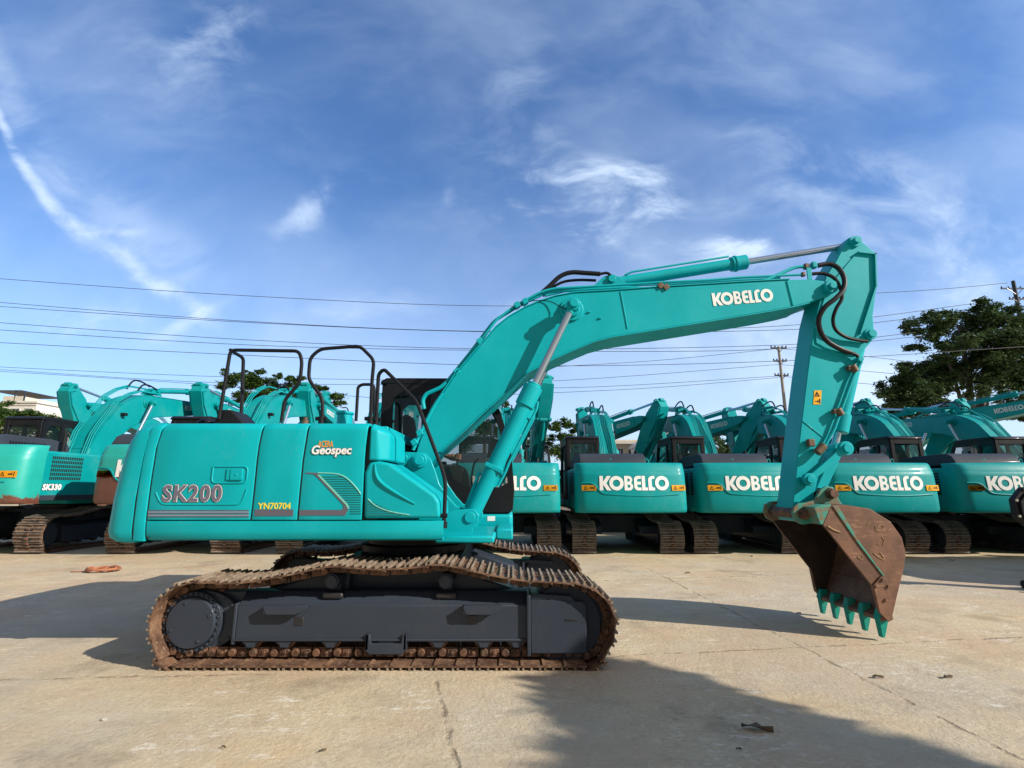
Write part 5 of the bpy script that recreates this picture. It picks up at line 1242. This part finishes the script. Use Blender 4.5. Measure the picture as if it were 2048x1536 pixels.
m = MB(); m.box(-w / 2, w / 2 - 2.6, -dp / 2 + .2, dp / 2 - 2, H + 1.75, H + 1.83)
for x in (-w / 2 + .3, 0, w / 2 - 2.2): m.box(x - .06, x + .06, -dp / 2 + .3, -dp / 2 + .42, H, H + 1.75)
m.build('canopy', 'char', rf)
r, H, w, dp, rf = house('house', 'cream building with paired windows seen under a parked boom in the middle', 1231, 1272, 884, 930, 62, 'plasterb', 2, 2)
m = MB(); m.box(-w / 2 - .3, w / 2 + .3, -dp / 2 - .8, -dp / 2, H - .25, H - .1); m.build('balcony', 'plaster', rf)
r, H, w, dp, rf = house('shed', 'pale gabled shed roof between two booms left of the hanging arm', 1305, 1362, 885, 930, 52, 'plaster', 1, 3)
m = MB(); m.prism([(-w / 2 - .3, H + .25), (w / 2 + .3, H + .25), (0, H + 1.3)], -dp / 2, dp / 2); m.build('gable_roof', 'roofmetal', rf)
# rounded white shelter roof
ce = W(1745, 900, 48); r = empty('shelter', (ce.x, 48, 0), 0, 'white curved shelter roof right of the hanging arm, behind a dark cab', 'shelter')
Hc = ce.z
m = MB(); m.prism([(2.6 * cos(pi * i / 16), Hc - .9 + 1.0 * sin(pi * i / 16)) for i in range(17)], -3, 3); m.build('curved_roof', 'plaster', r)
m = MB()
for x in (-2.4, 2.4):
    for y in (-2.8, 2.8): m.box(x - .1, x + .1, y - .1, y + .1, 0, Hc - .9)
m.build('post', 'char', r)
# yard wall
m = MB(); m.box(-120, 120, 58, 58.25, 0, 2.4)
wl = m.build('wall', 'plasterb', None); tag(wl, 'long low yard wall far behind the parked rows', 'wall')

def pole(label, u, vtop, vbot, Y, arms, rad=.16):
    top = W(u, vtop, Y); r = empty('utility_pole', (top.x, Y, 0), 0, label, 'utility pole')
    m = MB(); m.cyl((0, 0, 0), (0, 0, top.z), rad * 1.25, rad * .8, n=14); m.build('pole', 'polec' if rad < .18 else 'char', r)
    for (v, hw) in arms:
        z = W(u, v, Y).z
        m = MB(); m.box(-hw, hw, -.06, .06, z - .06, z + .06); m.tube([(-hw * .6, -.05, z), (0, -.12, z - hw * .55)], .03); m.tube([(hw * .6, -.05, z), (0, -.12, z - hw * .55)], .03); ca = m.build('crossarm', 'char', r)
        for s_ in (-.95, -.45, .45, .95):
            m = MB(); x = s_ * hw; m.cyl((x, 0, z + .06), (x, 0, z + .16), .03, n=8); m.cyl((x, 0, z + .1), (x, 0, z + .14), .07, n=10); m.cyl((x, 0, z + .17), (x, 0, z + .21), .06, n=10); m.build('insulator', 'char', ca)
    return r
pole('slim concrete pole with three crossarms between the parked booms left of the arm', 1557, 693, 830, 46, [(696, .72), (722, .6), (751, .62)], .14)
pole('brown pole with crossarm and insulators above the dark tree at right', 2026, 562, 640, 47, [(577, 1.3), (598, .7)], .2)
WL = [[(-60, 553), (500, 592), (1060, 612), (1755, 586), (2015, 566)], [(-60, 600), (500, 643), (1000, 663), (1560, 652), (1940, 608)], [(-60, 609), (500, 645), (1000, 664), (1560, 660), (1830, 636)],
      [(-60, 641), (500, 680), (1000, 698), (1560, 690), (1830, 665)], [(-60, 656), (500, 690), (1000, 701), (1500, 700), (1850, 672)], [(-60, 682), (400, 706), (1000, 731), (1560, 722), (2100, 690)],
      [(-60, 731), (400, 752), (800, 760), (1100, 762), (1557, 729)], [(-60, 735), (400, 764), (800, 770), (1150, 775), (1557, 752)], [(1000, 739), (1300, 722), (1557, 697)], [(1557, 697), (1760, 716), (1950, 742), (2120, 758)],
      [(1557, 729), (1760, 745), (2100, 778)], [(1557, 752), (1760, 770), (2100, 800)], [(1000, 790), (1300, 776), (1557, 755)], [(-60, 739), (200, 755), (450, 772), (800, 800)]]
for i, pts in enumerate(WL):
    Y = 33 if i < 6 else 46
    c_ = catmull([Vector(W(u, v, Y)) for u, v in pts], 10, False)
    m = MB(); m.tube(c_, .018 if Y == 33 else .02, n=5); o = m.build('cable', 'wire', None)
    tag(o, ['topmost cable crossing the whole sky', 'upper cable of the close pair under the topmost one', 'lower cable of the close pair under the topmost one', 'fourth cable down, just above the roof rails', 'fifth cable down, crossing the roof rail tops',
            'lowest full width cable, passing behind the roof rails', 'thin cable above the parked booms ending on the slim pole', 'thin cable just above the left parked booms ending low on the slim pole', 'short cable rising to the top crossarm of the slim pole from the left',
            'thin cable falling right from the top crossarm of the slim pole', 'thin cable falling right from the middle crossarm of the slim pole', 'thin cable falling right from the lowest crossarm of the slim pole', 'lowest short cable reaching the slim pole from the left', 'slack cable sloping down toward the left parked booms'][i], 'cable', 'overhead cables crossing the sky')

# ------------------------------------------------------------------ small things in the yard
c0 = G(200, 1143); r = empty('cloth_strap', c0, 0, 'crumpled orange cloth strap lying on the concrete at left', 'rag')
m = MB()
random.seed(3)
for k in range(5):
    a = k * 1.3; pts = [Vector((.30 * cos(a + j * .7) * (1 - .1 * j) + .04 * k - .05, .20 * sin(a + j * .7), .02 + .045 * abs(sin(j * 1.1 + k)))) for j in range(6)]
    c_ = catmull(pts, 5, False)
    rows = [[p + Vector((0, -.045, -.01)), p + Vector((0, 0, .02)), p + Vector((0, .045, 0))] for p in c_]; m.grid(rows)
m.tube([(-.25, -.1, .02), (-.38, -.12, .015), (-.5, -.10, .012)], .010)
o = m.build('folded_band', 'rag', r, solid=.012)
for (u, v, s_, mt, nm, lab) in [(1515, 1461, .10, 'dryleaf', 'dead_leaf', 'curled green leaf in the near shade at bottom right'), (1897, 1357, .055, 'dryleaf', 'dead_leaf', 'dark curled leaf on the sunny concrete at right'), (1757, 1357, .05, 'dryleaf', 'dead_leaf', 'pale brown leaf left of the dark curled one'),
                            (1375, 1147, .06, 'dryleaf', 'dead_leaf', 'dry leaf on the concrete between track and bucket'), (447, 1498, .018, 'dryleaf', 'dead_leaf', 'tiny curled leaf at bottom left'), (645, 1505, .022, 'dryleaf', 'dead_leaf', 'thin twig like leaf near the bottom edge'),
                            (1598, 1228, .03, 'dryleaf', 'dead_leaf', 'small leaf in the bucket shadow'), (1505, 1113, .035, 'stone', 'stone', 'pale stone before the third parked excavator'), (1905, 1121, .05, 'stone', 'stone', 'pale stone right of the bucket by the tracks'),
                            (208, 1441, .02, 'stone', 'stone', 'tiny stone on the near left concrete'), (1478, 1502, .018, 'dryleaf', 'dead_leaf', 'scrap of leaf below the green one')]:
    p = G(u, v); 
    if mt == 'stone':
        bm = bmesh.new(); bmesh.ops.create_icosphere(bm, subdivisions=2, radius=s_)
        for q in bm.verts: q.co *= random.uniform(.8, 1.15); q.co.z *= .6
        m = MB(); m.bm.free(); m.bm = bm
    else:
        m = MB(); a = random.uniform(-.6, .6)
        rows = []
        for i in range(7):
            f_ = i / 6; w_ = s_ * .38 * sin(pi * min(.97, max(.05, f_))) * random.uniform(.7, 1.2); x = (f_ - .5) * 2 * s_
            rows.append([Vector((x, -w_, .012 + .10 * s_ * random.random() + s_ * .18)), Vector((x, 0, .006 + s_ * .12 * sin(f_ * 5))), Vector((x, w_, .012 + s_ * .22 * random.random()))])
        m.grid([[Matrix.Rotation(a, 3, 'Z') @ q for q in r_] for r_ in rows])
    o = m.build(nm, mt, None, solid=.002 if mt != 'stone' else 0); o.location = (p.x, p.y, s_ * .4 if mt == 'stone' else .003); tag(o, lab, 'stone' if mt == 'stone' else 'leaf')
# black bolted hub on a stand at the right edge
Yh = 8.6; hc = W(2066, 1016, Yh); r = empty('drive_hub', (hc.x, Yh, 0), 0, 'black eight sided bolted hub on a low stand, cut by the right edge', 'machine part')
m = MB(); R = .36
for rr, ya, yb_ in ((R, -.05, .05), (R * .8, -.09, -.05)): m.prism([(rr * cos(radians(22.5 + 45 * i)), hc.z + rr * sin(radians(22.5 + 45 * i))) for i in range(8)], ya, yb_)
m.build('hub_plate', 'black', r, bevel=.012)
for i in range(8):
    a = radians(22.5 + 45 * i); m = MB(); m.cyl((R * .9 * cos(a), -.075, hc.z + R * .9 * sin(a)), (R * .9 * cos(a), -.05, hc.z + R * .9 * sin(a)), .022, n=6); m.build('bolt', 'polec', r)
m = MB(); m.cyl((0, -.14, hc.z), (0, .3, hc.z), .10, n=24); m.build('axle', 'yellow', r, bevel=.01)
m = MB(); m.prism([(-.06, .1), (.3, .1), (.2, hc.z - .1), (.0, hc.z - .1)], .06, .2); m.tube([(-.22, -.05, .07), (.3, -.05, .07)], .07, n=14); m.tube([(-.1, .3, .07), (.3, .3, .07)], .07, n=14); m.box(0, .25, -.1, .35, .1, .16); m.build('stand', 'black', r, bevel=.01)
